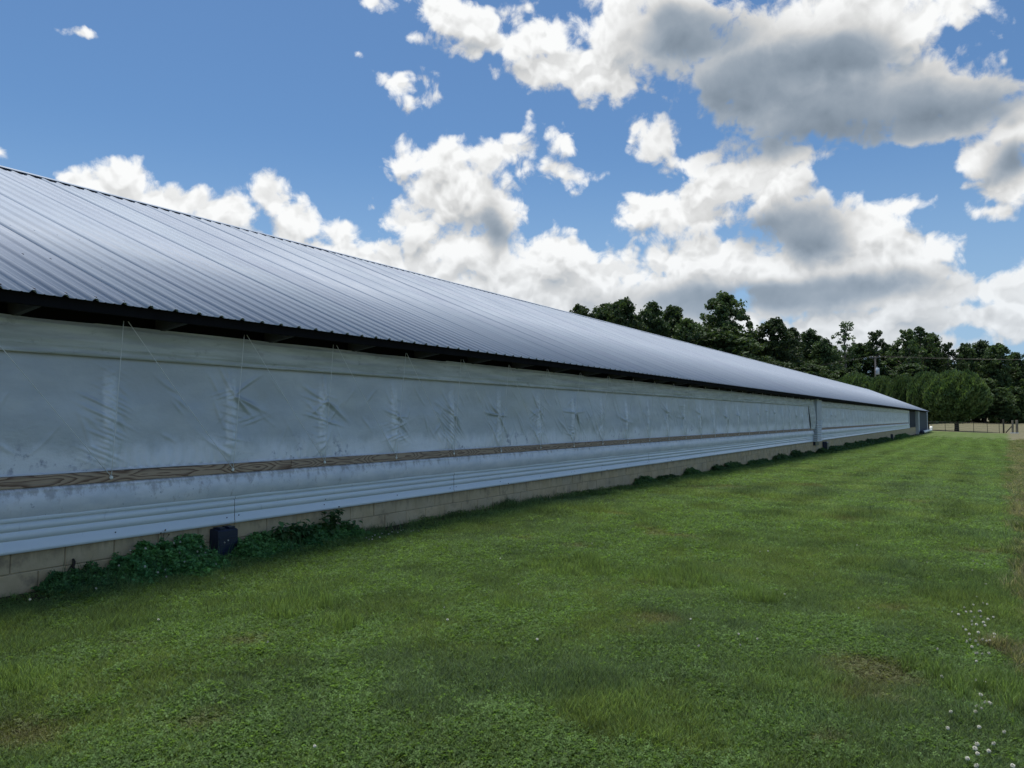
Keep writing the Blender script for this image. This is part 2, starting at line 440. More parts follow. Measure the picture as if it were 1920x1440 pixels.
# block
m, nt, b = material('cream_block', 0.85, 0.15)
p = pos(nt); _, _, z = nt.sep(p); r = objrand(nt)
n1 = nt.noise(p, 3.5, 5, 0.6)
c = nt.mix(nt.step(n1, 0.3, 0.7), (0.50, 0.385, 0.22), (0.62, 0.49, 0.30))
c = nt.mix(nt.math('MULTIPLY', r, 0.35), c, (0.40, 0.36, 0.28))
drip = nt.noise(nt.vmath('MULTIPLY', p, (1, 9, 0.8)), 1.6, 5, 0.65)
top = nt.step(nt.math('ADD', z, nt.math('MULTIPLY', drip, 0.28)), 0.36, 0.48)
c = nt.mix(nt.math('MULTIPLY', top, 0.45), c, (0.12, 0.10, 0.08))
bt = nt.noise(nt.vmath('MULTIPLY', p, (1, 2, 2)), 3.0, 5, 0.65)
c = nt.mix(nt.step(bt, 0.52, 0.72, 0, 0.55), c, (0.20, 0.16, 0.12))
pit = nt.noise(p, 70, 3, 0.7)
c = nt.mix(nt.step(pit, 0.6, 0.7, 0, 0.3), c, (0.25, 0.21, 0.15))
nt.l.new(c, b.inputs['Base Color']); bump(nt, b, nt.noise(p, 60, 5, 0.7), 0.5, 0.004); M['block'] = m
M['mortar'] = simple('mortar', (0.44, 0.38, 0.27), 0.9, 0.1, var=0.3, scale=12)
M['black_plastic'] = simple('black_plastic', (0.010, 0.018, 0.045), 0.35, 0.5, var=0.2)
M['grey_metal'] = simple('grey_metal', (0.42, 0.46, 0.49), 0.45, 0.4, var=0.12, scale=3)
M['louvre'] = simple('louvre_metal', (0.55, 0.60, 0.62), 0.4, 0.4, var=0.1)
M['pad'] = simple('dark_pad', (0.05, 0.055, 0.07), 0.9, 0.1, var=0.3)
M['pad2'] = simple('grey_screen', (0.085, 0.095, 0.115), 0.8, 0.1, var=0.2)
M['rust'] = simple('dark_iron', (0.03, 0.02, 0.018), 0.8, var=0.4)
M['bark'] = simple('bark', (0.07, 0.06, 0.05), 0.9, 0.1, var=0.4, scale=6)
M['bark_pale'] = simple('pale_bark', (0.22, 0.20, 0.17), 0.9, 0.1, var=0.35, scale=6)
M['pole'] = simple('weathered_pole', (0.17, 0.16, 0.15), 0.85, 0.1, var=0.25)
M['post'] = simple('weathered_post', (0.09, 0.08, 0.065), 0.9, 0.1, var=0.4)
M['post_pale'] = simple('pale_post', (0.20, 0.18, 0.14), 0.9, 0.1, var=0.3)
M['tpost'] = simple('steel_post', (0.05, 0.06, 0.05), 0.6, 0.3)
M['wire'] = simple('wire', (0.02, 0.025, 0.02), 0.5, 0.4)
M['transformer'] = simple('transformer_grey', (0.55, 0.60, 0.66), 0.4, 0.4, var=0.05)
M['petal'] = simple('white_petal', (0.66, 0.66, 0.56), 0.7, 0.1, var=0.12, scale=300)
M['stem'] = simple('green_stem', (0.07, 0.13, 0.04), 0.6)
M['dead'] = simple('dead_stem', (0.10, 0.07, 0.045), 0.9)

def leaf_mat(name, c0, c1, vscale=0.5, transl=0.25, rough=0.55, spec=0.25, instancer=False, vary=0.35):
    m, nt, b = material(name, rough, spec)
    p = pos(nt)
    n = nt.noise(p, vscale, 3, 0.6)
    c = nt.mix(nt.step(n, 0.35, 0.65), c0, c1)
    isl = nt.new('ShaderNodeNewGeometry').outputs['Random Per Island']
    c = nt.vmath('SCALE', c, nt.math('MULTIPLY_ADD', isl, 2*vary, 1.0-vary))
    if instancer:
        a = nt.new('ShaderNodeAttribute'); a.attribute_type = 'INSTANCER'; a.attribute_name = 'tint'
        c = nt.vmath('MULTIPLY', c, a.outputs['Color'])
    else:
        r = objrand(nt)
        c = nt.vmath('SCALE', c, nt.math('MULTIPLY_ADD', r, 0.6, 0.7))
    nt.put(b.inputs['Base Color'], c)
    tr = nt.new('ShaderNodeBsdfTranslucent'); nt.put(tr.inputs['Color'], nt.vmath('MULTIPLY', c, (1.2, 1.3, 0.6)))
    ms = nt.new('ShaderNodeMixShader'); ms.inputs[0].default_value = transl
    out = nt.n['Material Output']
    nt.l.new(b.outputs[0], ms.inputs[1]); nt.l.new(tr.outputs[0], ms.inputs[2]); nt.l.new(ms.outputs[0], out.inputs['Surface'])
    return m
M['forest'] = leaf_mat('forest_leaf', (0.046, 0.080, 0.036), (0.088, 0.132, 0.052), 0.25, 0.30)
M['pear'] = leaf_mat('pear_leaf', (0.085, 0.145, 0.055), (0.145, 0.205, 0.080), 0.6, 0.30, 0.45, 0.35)
M['clover'] = leaf_mat('clover_leaf', (0.072, 0.200, 0.066), (0.125, 0.280, 0.085), 3.0, 0.25, vary=0.5)
M['weed'] = leaf_mat('weed_leaf', (0.050, 0.115, 0.040), (0.085, 0.165, 0.055), 3.0, 0.25)
M['blade'] = leaf_mat('grass_blade', (0.9, 0.9, 0.9), (1.1, 1.1, 1.1), 2.0, 0.50, instancer=True, vary=0.5, spec=0.12)

# ground
m, nt, b = material('ground_cover', 0.9, 0.1)
p = pos(nt); x, y, z = nt.sep(p)
n1 = nt.noise(p, 0.35, 5, 0.6); n2 = nt.noise(p, 2.2, 5, 0.65); n3 = nt.noise(p, 22, 4, 0.7)
near = nt.step(y, 12, 50)          # beyond the modelled blades the sheet carries the sward's own colour
soil_l = nt.mix(nt.step(n2, 0.35, 0.7), (0.040, 0.055, 0.018), (0.075, 0.090, 0.030))
sward = nt.mix(nt.step(n1, 0.35, 0.65), (0.095, 0.145, 0.042), (0.130, 0.180, 0.055))
sward = nt.mix(nt.step(n2, 0.45, 0.75, 0, 0.6), sward, (0.140, 0.180, 0.065))
tracks = nt.math('SINE', nt.math('MULTIPLY', nt.math('ADD', x, nt.math('MULTIPLY', n1, 0.8)), 5.2))
sward = nt.mix(nt.step(tracks, -0.2, 0.9, 0, 0.28), sward, (0.155, 0.195, 0.072))
sward = nt.mix(nt.step(n3, 0.45, 0.75, 0, 0.35), sward, (0.04, 0.07, 0.02))
lawn = nt.mix(near, soil_l, sward)
hay0 = nt.mix(nt.step(n2, 0.3, 0.7), (0.15, 0.14, 0.085), (0.235, 0.215, 0.135))
hay0 = nt.mix(nt.step(n1, 0.45, 0.65, 0, 0.5), hay0, (0.10, 0.12, 0.05))
edge = nt.math('SUBTRACT', x, nt.math('MULTIPLY_ADD', y, 0.0235, 0.14))
edge = nt.math('ADD', edge, nt.math('MULTIPLY', nt.math('SUBTRACT', n2, 0.5), 0.8))
hm = nt.math('MAXIMUM', nt.step(edge, -0.3, 0.5), nt.step(y, 124.0, 126.0))
c = nt.mix(hm, lawn, hay0)
# bare dark soil along the foundation
wd = nt.math('ADD', nt.math('ADD', x, D), nt.math('MULTIPLY', nt.math('SUBTRACT', n2, 0.5), 0.5))
wd = nt.math('SUBTRACT', wd, nt.math('MULTIPLY', 0.30, nt.math('MULTIPLY', nt.step(y, 6.0, 7.2), nt.step(y, 16.0, 13.0))))
sm = nt.math('MULTIPLY', nt.step(wd, 0.42, 0.22), nt.step(y, 122, 118))
c = nt.mix(sm, c, nt.mix(nt.step(n3, 0.4, 0.7), (0.035, 0.028, 0.02), (0.10, 0.08, 0.055)))
nt.l.new(c, b.inputs['Base Color'])
bump(nt, b, nt.noise(p, 9, 6, 0.75), 0.9, 0.05)
M['ground'] = m

# ------------------------------------------------------------------ the ground sheet
def axis(breaks):
    out = []
    for a, bb, st in breaks: out += list(np.arange(a, bb, st))
    out.append(breaks[-1][1]); return np.array(out)
gx = axis([(-900, -100, 40), (-100, -20, 5), (-20, -8, 1.0), (-8, 6, 0.2), (6, 20, 1), (20, 100, 8), (100, 1200, 50)])
gy = axis([(-300, -20, 20), (-20, 0, 2), (0, 26, 0.25), (26, 140, 1.5), (140, 300, 8), (300, 1800, 60)])
GX, GY = np.meshgrid(gx, gy, indexing='ij')
me = raw_mesh('ground', np.stack([GX, GY, ground_z(GX, GY)], -1).reshape(-1, 3), grid_faces(len(gx), len(gy)), M['ground'], True)
tag(link('ground', me), kind='structure')

# ------------------------------------------------------------------ the poultry house
house = empty('poultry_house', (-9.6, 0, 0))
tag(house, 'long low livestock house with ribbed metal roof, pale curtain walls and block foundation', 'building')
HP = Vector((-9.6, 0, 0))
def hpart(name, me, loc=(0,0,0), rot=None, parent=house, **kw):
    o = bpy.data.objects.new(name, me); C.objects.link(o)
    o.parent = parent; o.location = Vector(loc) - HP if parent is house else loc
    if rot is not None: o.rotation_euler = rot
    return o
def hmb(name, mb, mat, smooth=False): return hpart(name, mb.mesh(name, mat, smooth))

# roof sheet: profile across the width, straight up the slope. local u = along +Y, v = up the slope, w = normal
RIB = 0.2286; W = RIB*4; L = math.hypot(XE-XR, ZR-ZE)
prof = []
for k in range(4):
    o = k*RIB
    rh = 0.0225 if k == 0 else 0.021
    prof += [(o-0.028, 0), (o-0.012, rh), (o+0.012, rh), (o+0.028, 0)] if k else [(o-0.029, 0.0), (o-0.0285, 0.002), (o-0.012, rh), (o+0.012, rh), (o+0.029, 0)]
    for q in (0.078, 0.150): prof += [(o+q-0.010, 0), (o+q, 0.005), (o+q+0.010, 0)]
prof += [(W-0.030, 0.0), (W-0.026, 0.002)]
prof = sorted(prof)
def sheet_mesh():
    U = np.array(prof); n = len(U); V = []
    for v in (0.0, L*0.5, L):
        for (u, h) in prof: V.append((-v, u, h))
    V = np.array(V); n3 = n*3
    V2 = V.copy(); V2[:, 2] -= 0.003
    Fq = [(i, i+1, j+1, j) for r_ in range(2) for i, j in [(r_*n+k, (r_+1)*n+k) for k in range(n-1)]]
    Fall = [tuple(f) for f in Fq] + [tuple(reversed([q+n3 for q in f])) for f in Fq]
    for k in range(n-1): Fall.append((k, k+n3, k+1+n3, k+1))
    return raw_mesh('roof_panel', np.concatenate([V, V2]), np.array(Fall), M['roof'])
smesh = sheet_mesh()
lap0 = y_at(62, XE, 561)
lap0 -= W*math.floor((lap0-Y0)/W)
n_sheet = int((Y_ROOF_END-lap0)/W)+1
for i in range(n_sheet):
    yy = lap0+i*W
    o = hpart('roof_panel', smesh, (XE, yy, ZE+0.004+random.uniform(-0.001, 0.001)),
              (random.uniform(-0.0015, 0.0015), SLOPE+random.uniform(-0.0006, 0.0006), 0))
y_r0, y_r1 = lap0, lap0+n_sheet*W
# overlapping sheets need a lap edge: dark seam strip beside each lap rib comes from the 2 mm lip above
# back slope
mb = MB(); xb = 2*XR-XE
mb.add([(XR, y_r0, ZR), (xb, y_r0, ZE), (xb, y_r1, ZE), (XR, y_r1, ZR), (XR, y_r0, ZR-0.02), (xb, y_r0, ZE-0.02), (xb, y_r1, ZE-0.02), (XR, y_r1, ZR-0.02)],
       [(0,1,2,3),(7,6,5,4),(0,4,5,1),(2,6,7,3)])
hmb('back_roof_slope', mb, M['roof'])
# ridge cap, resting on the rib tops so the pans show as dark slots
ct, st_ = math.cos(SLOPE), math.sin(SLOPE)
CAPL = 3.05; yy = y_r0
while yy < y_r1:
    y2 = min(yy+CAPL, y_r1); mb = MB(); h = 0.034; wd = 0.16
    for sgn in (1, -1):
        a = (XR, 0, ZR+h/ct+0.004); e = (XR+sgn*wd*ct, 0, ZR+h/ct+0.004-wd*st_)
        e2 = (e[0], 0, e[2]-0.008)
        vs = [(a[0], yy, a[2]), (a[0], y2-0.004, a[2]), (e[0], y2-0.004, e[2]), (e[0], yy, e[2]), (e2[0], yy, e2[2]), (e2[0], y2-0.004, e2[2])]
        mb.add(vs, [(0,3,2,1) if sgn > 0 else (0,1,2,3), (3,4,5,2)])
    hmb('ridge_cap', mb, M['roof']); yy = y2
# screws
mb = MB()
for v in (0.10, 1.3, 2.6, 3.9, 5.2, 6.5, 7.6):
    k = 0; yy = lap0+0.05
    while yy < min(y_r1, 45 if v < 0.2 else 22):
        cx = XE - v*ct; cz = ZE+0.004+v*st_
        s = 0.007; hh = 0.012
        q = [(cx-s, yy-s, cz-0.002+s*st_), (cx+s, yy-s, cz-0.002-s*st_), (cx+s, yy+s, cz-0.002-s*st_), (cx-s, yy+s, cz-0.002+s*st_)]
        mb.add(q+[(a+hh*st_*0.6, b_, c_+hh) for a, b_, c_ in q], [(4,5,6,7),(0,1,5,4),(1,2,6,5),(2,3,7,6),(3,0,4,7)])
        yy += RIB
o = hmb('roof_screws', mb, M['screw']); o['kind'] = 'stuff'
# timber under the eave, coloured near black to paint in the eave shade
mb = MB(); mb.box(XE-0.10, XE-0.055, y_r0, y_r1-0.05, ZE-0.095+0.02, ZE+0.012); hmb('eave_purlin', mb, M['eave_shade_wood'])
mb = MB(); mb.box(-D-0.12, -D-0.02, y_r0+0.2, Y_END, 2.02, 2.38); hmb('top_plate', mb, M['eave_shade_wood'])
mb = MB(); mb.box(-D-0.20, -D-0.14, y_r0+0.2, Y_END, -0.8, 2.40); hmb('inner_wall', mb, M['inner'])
tm = MB(); t = 0.045
tm.add([(XE-0.11, 0, ZE-0.075), (-D-0.02, 0, ZE-0.13), (-D-0.02, 0, ZE+0.19), (XE-0.11, 0, ZE+0.035),
        (XE-0.11, t, ZE-0.075), (-D-0.02, t, ZE-0.13), (-D-0.02, t, ZE+0.19), (XE-0.11, t, ZE+0.035)],
       [(0,1,2,3),(7,6,5,4),(0,4,5,1),(0,3,7,4),(2,6,7,3)])
tme = tm.mesh('rafter_tail', M['tail'])
k = -7
while STUD0+STUD*k+0.35 < Y_ROOF_END-1:
    hpart('rafter_tail', tme, (0, STUD0+STUD*k+0.42, 0)); k += 1
for yb, nm in ((y_r0+0.1, 'gable_end'), (Y_END-0.02, 'gable_end')):
    mb = MB(); xl = 2*XR+D
    vs = [(-D-0.1, yb, -0.9), (xl, yb, -0.9), (xl, yb, 2.3), (XR, yb, ZR-0.08), (-D-0.1, yb, 2.3)]
    mb.add(vs+[(a, b_+0.06, c_) for a, b_, c_ in vs], [(0,4,3,2,1),(5,6,7,8,9),(0,1,6,5),(1,2,7,6),(2,3,8,7),(3,4,9,8),(4,0,5,9)])
    hmb(nm, mb, M['siding'])
mb = MB(); mb.box(2*XR+D-0.1, 2*XR+D, y_r0+0.2, Y_END-0.1, -0.9, 2.3); hmb('back_wall', mb, M['siding'])

# foundation blocks
BL, BH, GAP = 0.406, 0.2, 0.005
mb = MB(); mb.box(-D-0.138, -D-0.011, y_r0+0.3, Y_END-0.05, -1.1, 0.354); hmb('mortar_bed', mb, M['mortar'])
def block_mesh(seed):
    rr = random.Random(seed); mb = MB()
    mb.bevbox(-0.10, 0.0, GAP/2, BL-GAP/2, GAP/2, BH-GAP/2, 0.006)
    mb.v = [(a+rr.uniform(-0.0015, 0.0015), b_+rr.uniform(-0.0015, 0.0015), c_+rr.uniform(-0.0015, 0.0015)) for a, b_, c_ in mb.v]
    return mb.mesh('foundation_block', M['block'])
bmeshes = [block_mesh(i) for i in range(6)]
jt = y_at(633, -D, 990)      # a joint of the lower course
cnt = 0; rest = MB()
for row in range(5):
    z0 = 0.155-row*BH
    y = jt+(0.5*BL if row % 2 == 0 else 0)
    y -= BL*math.floor((y-y_r0-0.4)/BL)
    while y+BL < Y_END-0.1:
        g = gz(-D, y)
        if g < z0+BH-0.01:
            if 1.2 < y < 44 and cnt < 298:
                o = hpart('foundation_block', random.choice(bmeshes), (-D+random.uniform(-0.0025, 0.0025), y, z0)); cnt += 1
            else:
                rest.box(-D-0.10, -D, y+GAP/2, y+BL-GAP/2, z0+GAP/2, z0+BH-GAP/2)
        y += BL
o = hmb('distant_foundation_blocks', rest, M['block']); o['kind'] = 'stuff'

# siding panels
SP = 3.66; j0 = y_at(437, -D, 972)
pro = [(0.016, 0.592), (0.026, 0.588), (0.027, 0.550), (0.024, 0.547), (0.007, 0.546), (0.007, 0.539), (0.018, 0.537), (0.019, 0.478),
       (0.015, 0.4765), (0.015, 0.4735), (0.019, 0.472), (0.020, 0.410), (0.016, 0.4085), (0.016, 0.4055), (0.020, 0.404), (0.021, 0.346), (0.027, 0.340), (0.028, 0.314), (0.016, 0.310)]
def siding_mesh(Lp, wob):
    nu = 13; V = []
    for i in range(nu):
        yy = Lp*i/(nu-1)
        for (x, z) in pro: V.append((x+0.0015*math.sin(i*1.7+wob+z*9), yy, z))
    return raw_mesh('siding_panel', V, grid_faces(nu, len(pro)), M['siding'])
smh = [siding_mesh(SP-0.006, q*2.1) for q in range(3)]
yy = j0-SP*3
def in_col(y): return False
while yy < Y_CEND-0.2:
    o = hpart('siding_panel', random.choice(smh), (-D+random.uniform(0, 0.0025), yy+0.003, random.uniform(-0.0015, 0.0015))); yy += SP
mb = MB()
k = 0; yy = j0-SP*2
while yy < 40:
    for (dy, z) in ((-0.09, 0.372), (0.05, 0.382), (1.2, 0.374), (1.22, 0.43), (2.45, 0.372), (1.42, 0.33)):
        mb.tube([(-D+0.014, yy+dy, z), (-D+0.024 if z > .35 else -D+0.04, yy+dy, z)], 0.0065, 6)
    yy += SP
o = hmb('siding_screws', mb, M['screw']); o['kind'] = 'stuff'

# --- curtain cloths: real wrinkled relief
def fold(v, w_, a):
    """a drooping crease: broad upper face, tight lower one"""
    vv = v*(1.0 if math.cos(a) >= 0 else -1.0)
    return np.where(vv > 0, np.exp(-(vv/(1.7*w_))**2), np.exp(-(vv/(0.85*w_))**2))
def curtain_relief(Y, Z, z0, z1, seed, studs, far=False):
    """outward relief (m) of the big cloth"""
    Hn = (Z-z0)/(z1-z0)
    h = (fbm(Y*0.7, Z*1.5, 3, seed)-0.5)*0.035*np.sin(np.clip(Hn, 0, 1)*math.pi)
    h += (fbm(Y*5, Z*4, 3, seed+3)-0.5)*0.006
    dv = np.minimum(np.clip(Hn*6, 0, 1), np.clip((1-Hn)*4, 0, 1))
    for si, ys in enumerate(studs):
        sel = np.abs(Y-ys) < 0.75
        if not sel.any(): continue
        dy = (Y-ys)[sel]; z = Z[sel]; hn = Hn[sel]; r = random.Random(seed*100+si)
        e = np.clip(np.minimum(hn*5, (1-hn)*2.2), 0, 1)
        lean = r.uniform(-0.05, 0.05)
        rid = 0.012*np.exp(-((dy-lean*(hn-0.5))/0.050)**2)*e
        rid += 0.012*np.exp(-(dy/0.30)**2)*e
        # crumples crossing the stud
        sl = r.choice((0.62, 0.45, 0.75, 0.25, 0.05, -0.3))
        wv = 0.045*r.uniform(0.8, 1.25)
        ph = (z+dy*sl)/wv + 1.1*fbm(dy*3+si, z*3, 2, seed+si)
        fr = ph-np.floor(ph); crum = (1-fr)*sstep(0.0, 0.38, fr)
        cell = vnoise(np.floor(ph)*1.37+si*5, np.zeros_like(dy)+si*3.1, seed)        # each crease its own length and strength
        cen_ = (vnoise(np.floor(ph)*2.11+si, np.zeros_like(dy)+7.7, seed+1)-0.5)*0.22
        ext_ = 0.04+0.24*cell**1.5
        mask = np.exp(-((dy-cen_)/ext_)**2)*e*sstep(0.38, 0.6, fbm(z*3.5+si*7, dy*1.5, 2, seed+5))
        rid = rid+0.0125*crum*mask*(0.3+cell)
        sl2 = -sl*0.8; ph = (z+dy*sl2)/(wv*1.5)+3.3+0.8*fbm(dy*3+si, z*3, 2, seed+si+3)
        fr = ph-np.floor(ph); cell = vnoise(np.floor(ph)*1.91+si*2, np.zeros_like(dy)+si*1.1, seed+9)
        rid = rid+0.006*(1-fr)*sstep(0.0, 0.25, fr)*np.exp(-((dy-0.1*(cell-0.5))/(0.04+0.12*cell))**2)*e*sstep(0.45, 0.65, fbm(z*3+si*3, dy*1.5+5, 2, seed+6))
        # a star of straight folds now and then
        if r.random() < 0.7:
            cz = z0+(z1-z0)*r.uniform(0.35, 0.68); cy = r.uniform(-0.04, 0.04)
            for q in range(r.choice((6, 7, 8))):
                a = R(r.choice((r.uniform(120, 175), r.uniform(-60, -5), r.uniform(0, 360)))); u = (dy-cy)*math.cos(a)+(z-cz)*math.sin(a); v = -(dy-cy)*math.sin(a)+(z-cz)*math.cos(a)+0.25*u*u*r.uniform(-1, 1)
                w_ = 0.009+0.03*np.clip(u, 0, 1); ln_ = r.uniform(0.16, 0.42)
                rid = rid+0.014*r.uniform(0.4, 1)*fold(v, w_, a)*np.clip(u/0.03, 0, 1)*np.exp(-(np.clip(u, 0, 9)/ln_)**3)
        # diagonal tension folds to the foot of the stud
        for q in range(2):
            a = R(r.uniform(112, 140)) if q == 0 else R(r.uniform(55, 75))
            bz = z0+0.02
            u = (dy)*math.cos(a)+(z-bz)*math.sin(a); v = -(dy)*math.sin(a)+(z-bz)*math.cos(a)+0.03*np.sin(u*6+si)
            ln_ = r.uniform(0.25, 0.5); w_ = 0.016
            rid = rid+0.009*r.uniform(0.0, 1)*fold(v, w_, a)*np.clip(u/0.06, 0, 1)*np.exp(-(np.clip(u, 0, 9)/ln_)**2)
        for q in range(9):      # loose folds away from the stud
            cy, cz = r.uniform(-0.6, 0.6), z0+(z1-z0)*r.uniform(0.15, 0.8); a = R(r.choice((1, 1, 1, -1))*r.uniform(-62, -30))
            u = (dy-cy)*math.cos(a)+(z-cz)*math.sin(a); v = -(dy-cy)*math.sin(a)+(z-cz)*math.cos(a)+0.02*np.sin(u*9+q)
            rid = rid+0.006*r.uniform(0.3, 1)*fold(v, 0.014, a)*np.exp(-(u/r.uniform(0.06, 0.18))**2)
        h[sel] += rid
    # small pleats along the bottom hem
    pl = sstep(0.25, 0.0, Hn)*(0.5+np.sin(Y*2*math.pi/0.11+3*fbm(Y*3, Z*2, 2, seed+8)*3))*0.0035*sstep(0.45, 0.6, fbm(Y*1.5, Z*0, 2, seed+11))
    return (h-0.012)*1.55+0.019+pl*1.5
def cloth(name, y0, y1, z0, z1, ny, nz, relief, mat, off=0.0, label=None):
    ys = np.linspace(y0, y1, ny); zs = np.linspace(z0, z1, nz)
    Yg, Zg = np.meshgrid(ys, zs, indexing='ij')
    h = relief(Yg, Zg)
    V = np.stack([-D+off+h, Yg, Zg], -1).reshape(-1, 3)
    me = raw_mesh(name, V, grid_faces(ny, nz), mat, True)
    o = hpart(name, me)
    if label: o['label'] = label
    return o
studs = [STUD0+STUD*k for k in range(-7, 80)]
ZB, ZT = 0.893, 1.86
def rel_a(Y, Z): 
    h = curtain_relief(Y, Z, ZB, ZT, 11, studs)
    return h*sstep(0.0, 0.03, Z-ZB)
ysplit = 14.0
cloth('curtain', y_r0+0.3, 1.8, ZB, ZT, 220, 36, rel_a, M['curtain'])
cloth('curtain', 14.0, Y_COL, ZB, ZT, 1100, 50, rel_a, M['curtain'])
cur = cloth('curtain', 1.8, 14.0, ZB, ZT, 1300, 100, rel_a, M['curtain'], label='near stretch of the wrinkled silver grey wall curtain')
cloth('curtain', Y_COL+1.2, Y_CEND, ZB, ZT, 1000, 26, rel_a, M['curtain'], label='far stretch of the wrinkled silver grey wall curtain beyond the louvred column')
# upper flap: double fold with hem
def rel_flap(Y, Z):
    t = (Z-1.835)/(2.11-1.835)
    h = 0.050+0.018*np.sin(np.clip(t, 0, 1)*math.pi)+(fbm(Y*1.1, Z*22, 3, 31)-0.5)*0.022+(fbm(Y*0.5, Z*6, 2, 35)-0.5)*0.02
    h += 0.010*np.exp(-((Z-1.850)/0.012)**2)+0.007*np.exp(-((Z-1.90-0.012*np.sin(Y*0.8))/0.008)**2)+0.008*np.exp(-((Z-2.06-0.02*fbm(Y*0.8, Y*0, 2, 3))/0.014)**2)
    h += 0.006*np.sin((Z*55+4*fbm(Y*0.9, Z*3, 2, 41)))*sstep(0.45, 0.7, fbm(Y*0.9, Z*2, 2, 43))
    return h
cloth('curtain_flap', y_r0+0.3, 1.8, 1.835, 2.11, 60, 14, rel_flap, M['flap'])
cloth('curtain_flap', 1.8, Y_COL, 1.835, 2.11, 700, 34, rel_flap, M['flap'])
cloth('curtain_flap', Y_COL+1.2, Y_CEND, 1.835, 2.11, 300, 12, rel_flap, M['flap'])
mb = MB(); mb.box(-D-0.02, -D+0.045, y_r0+0.3, Y_CEND, 2.098, 2.112); hmb('flap_batten', mb, M['eave_shade_wood'])
# lower cloth, rolled over and hanging behind the siding top
def rel_low(Y, Z):
    t = (Z-0.565)/(0.80-0.565)
    h = 0.020+0.040*np.sin(np.clip(t, 0, 1)*math.pi)**0.8*(0.8+0.4*fbm(Y*0.5, Z*1, 2, 51))
    h += 0.012*np.exp(-((Z-0.778)/0.012)**2)
    q = sstep(0.66, 0.77, Z)*sstep(0.45, 0.62, fbm(Y*0.8, Z*0, 2, 58))
    h += q*0.006*np.sin((Y*0.9+Z*0.8)*2*math.pi/0.085+4*fbm(Y*3, Z*4, 2, 52))
    h += (fbm(Y*3, Z*10, 3, 53)-0.5)*0.008
    return h
cloth('lower_cloth', y_r0+0.3, 1.8, 0.565, 0.800, 60, 12, rel_low, M['lower'])
cloth('lower_cloth', 1.8, Y_COL, 0.565, 0.800, 1100, 26, rel_low, M['lower'], label='mildewed lower strip of cloth bulging below the board')
cloth('lower_cloth', Y_COL+1.2, Y_CEND, 0.565, 0.800, 300, 10, rel_low, M['lower'])
# hem piping over the board
for a, b_ in ((y_r0+0.3, Y_COL), (Y_COL+1.2, Y_CEND)):
    n = int((b_-a)/0.4); mb = MB()
    mb.tube([(-D+0.014, a+(b_-a)*i/n, 0.896+0.002*math.sin(i*1.3)) for i in range(n+1)], 0.0065, 6); hmb('hem_piping', mb, M['hem'], True)
# batten boards
BLn = 4.88; jb = y_at(541, -D, 866); yy = jb-BLn*2
while yy < Y_CEND:
    y2 = min(yy+BLn, Y_CEND)
    if not (yy > Y_COL-0.1 and yy < Y_COL+1.0) or True:
        segs = [(yy, y2)]
        if yy < Y_COL < y2: segs = [(yy, Y_COL), (Y_COL+1.2, y2)] if y2 > Y_COL+1.2 else [(yy, Y_COL)]
        elif Y_COL <= yy < Y_COL+1.2: segs = [(Y_COL+1.2, y2)]
        for a, b_ in segs:
            mb = MB(); n = 10; dz = random.uniform(-0.003, 0.003)
            Lb = b_-a-0.006
            mb.bevbox(0, 0.038, 0, Lb, 0, 0.088, 0.003)
            o = hpart('batten_board', mb.mesh('batten_board', M['board']), (-D+0.004, a+0.003, 0.802+dz), (random.uniform(-0.0006, 0.0006), 0, 0))
    yy += BLn
# cord knobs and cords
kn = MB()
for k_ in range(1):
    prf = [(0, 0.012), (0.006, 0.016), (0.012, 0.016), (0.017, 0.011), (0.019, 0.004)]
    n = 12; vs = []
    for x, r_ in prf:
        for q in range(n): vs.append((x, r_*math.cos(2*math.pi*q/n), r_*math.sin(2*math.pi*q/n)))
    fs = [(i*n+q, i*n+(q+1) % n, (i+1)*n+(q+1) % n, (i+1)*n+q) for i in range(len(prf)-1) for q in range(n)]
    fs.append(tuple(range((len(prf)-1)*n, len(prf)*n)))
    kn.add(vs, fs)
knm = kn.mesh('cord_knob', M['white'], True)
k = -2
def cordpts(a, b_, sag):
    a = Vector(a); b_ = Vector(b_); n = 8
    return [a.lerp(b_, i/n)+Vector((0, 0, -sag*math.sin(math.pi*i/n))) for i in range(n+1)]
while True:
    ys = STUD0+STUD*k
    if ys > Y_COL-0.3: break
    rr = random.Random(k+50)
    foot = Vector((-D+0.052, ys, 0.836+rr.uniform(-0.008, 0.008)))
    hpart('cord_knob', knm, (-D+0.042, ys, foot.z))
    rad = 0.0034
    top = (-D+0.16, ys+0.02+rr.uniform(-0.02, 0.02), 2.14)
    mb = MB(); mb.tube(cordpts(foot, top, rr.uniform(0, 0.003)), rad, 5); hmb('cord', mb, M['cord'], True)
    mb = MB(); mb.tube(cordpts(foot+Vector((0.004, 0, 0.006)), (-D+0.16, ys-STUD+0.05, 2.14), rr.uniform(0, 0.01)), rad, 5); hmb('cord', mb, M['cord'], True)
    k += 1

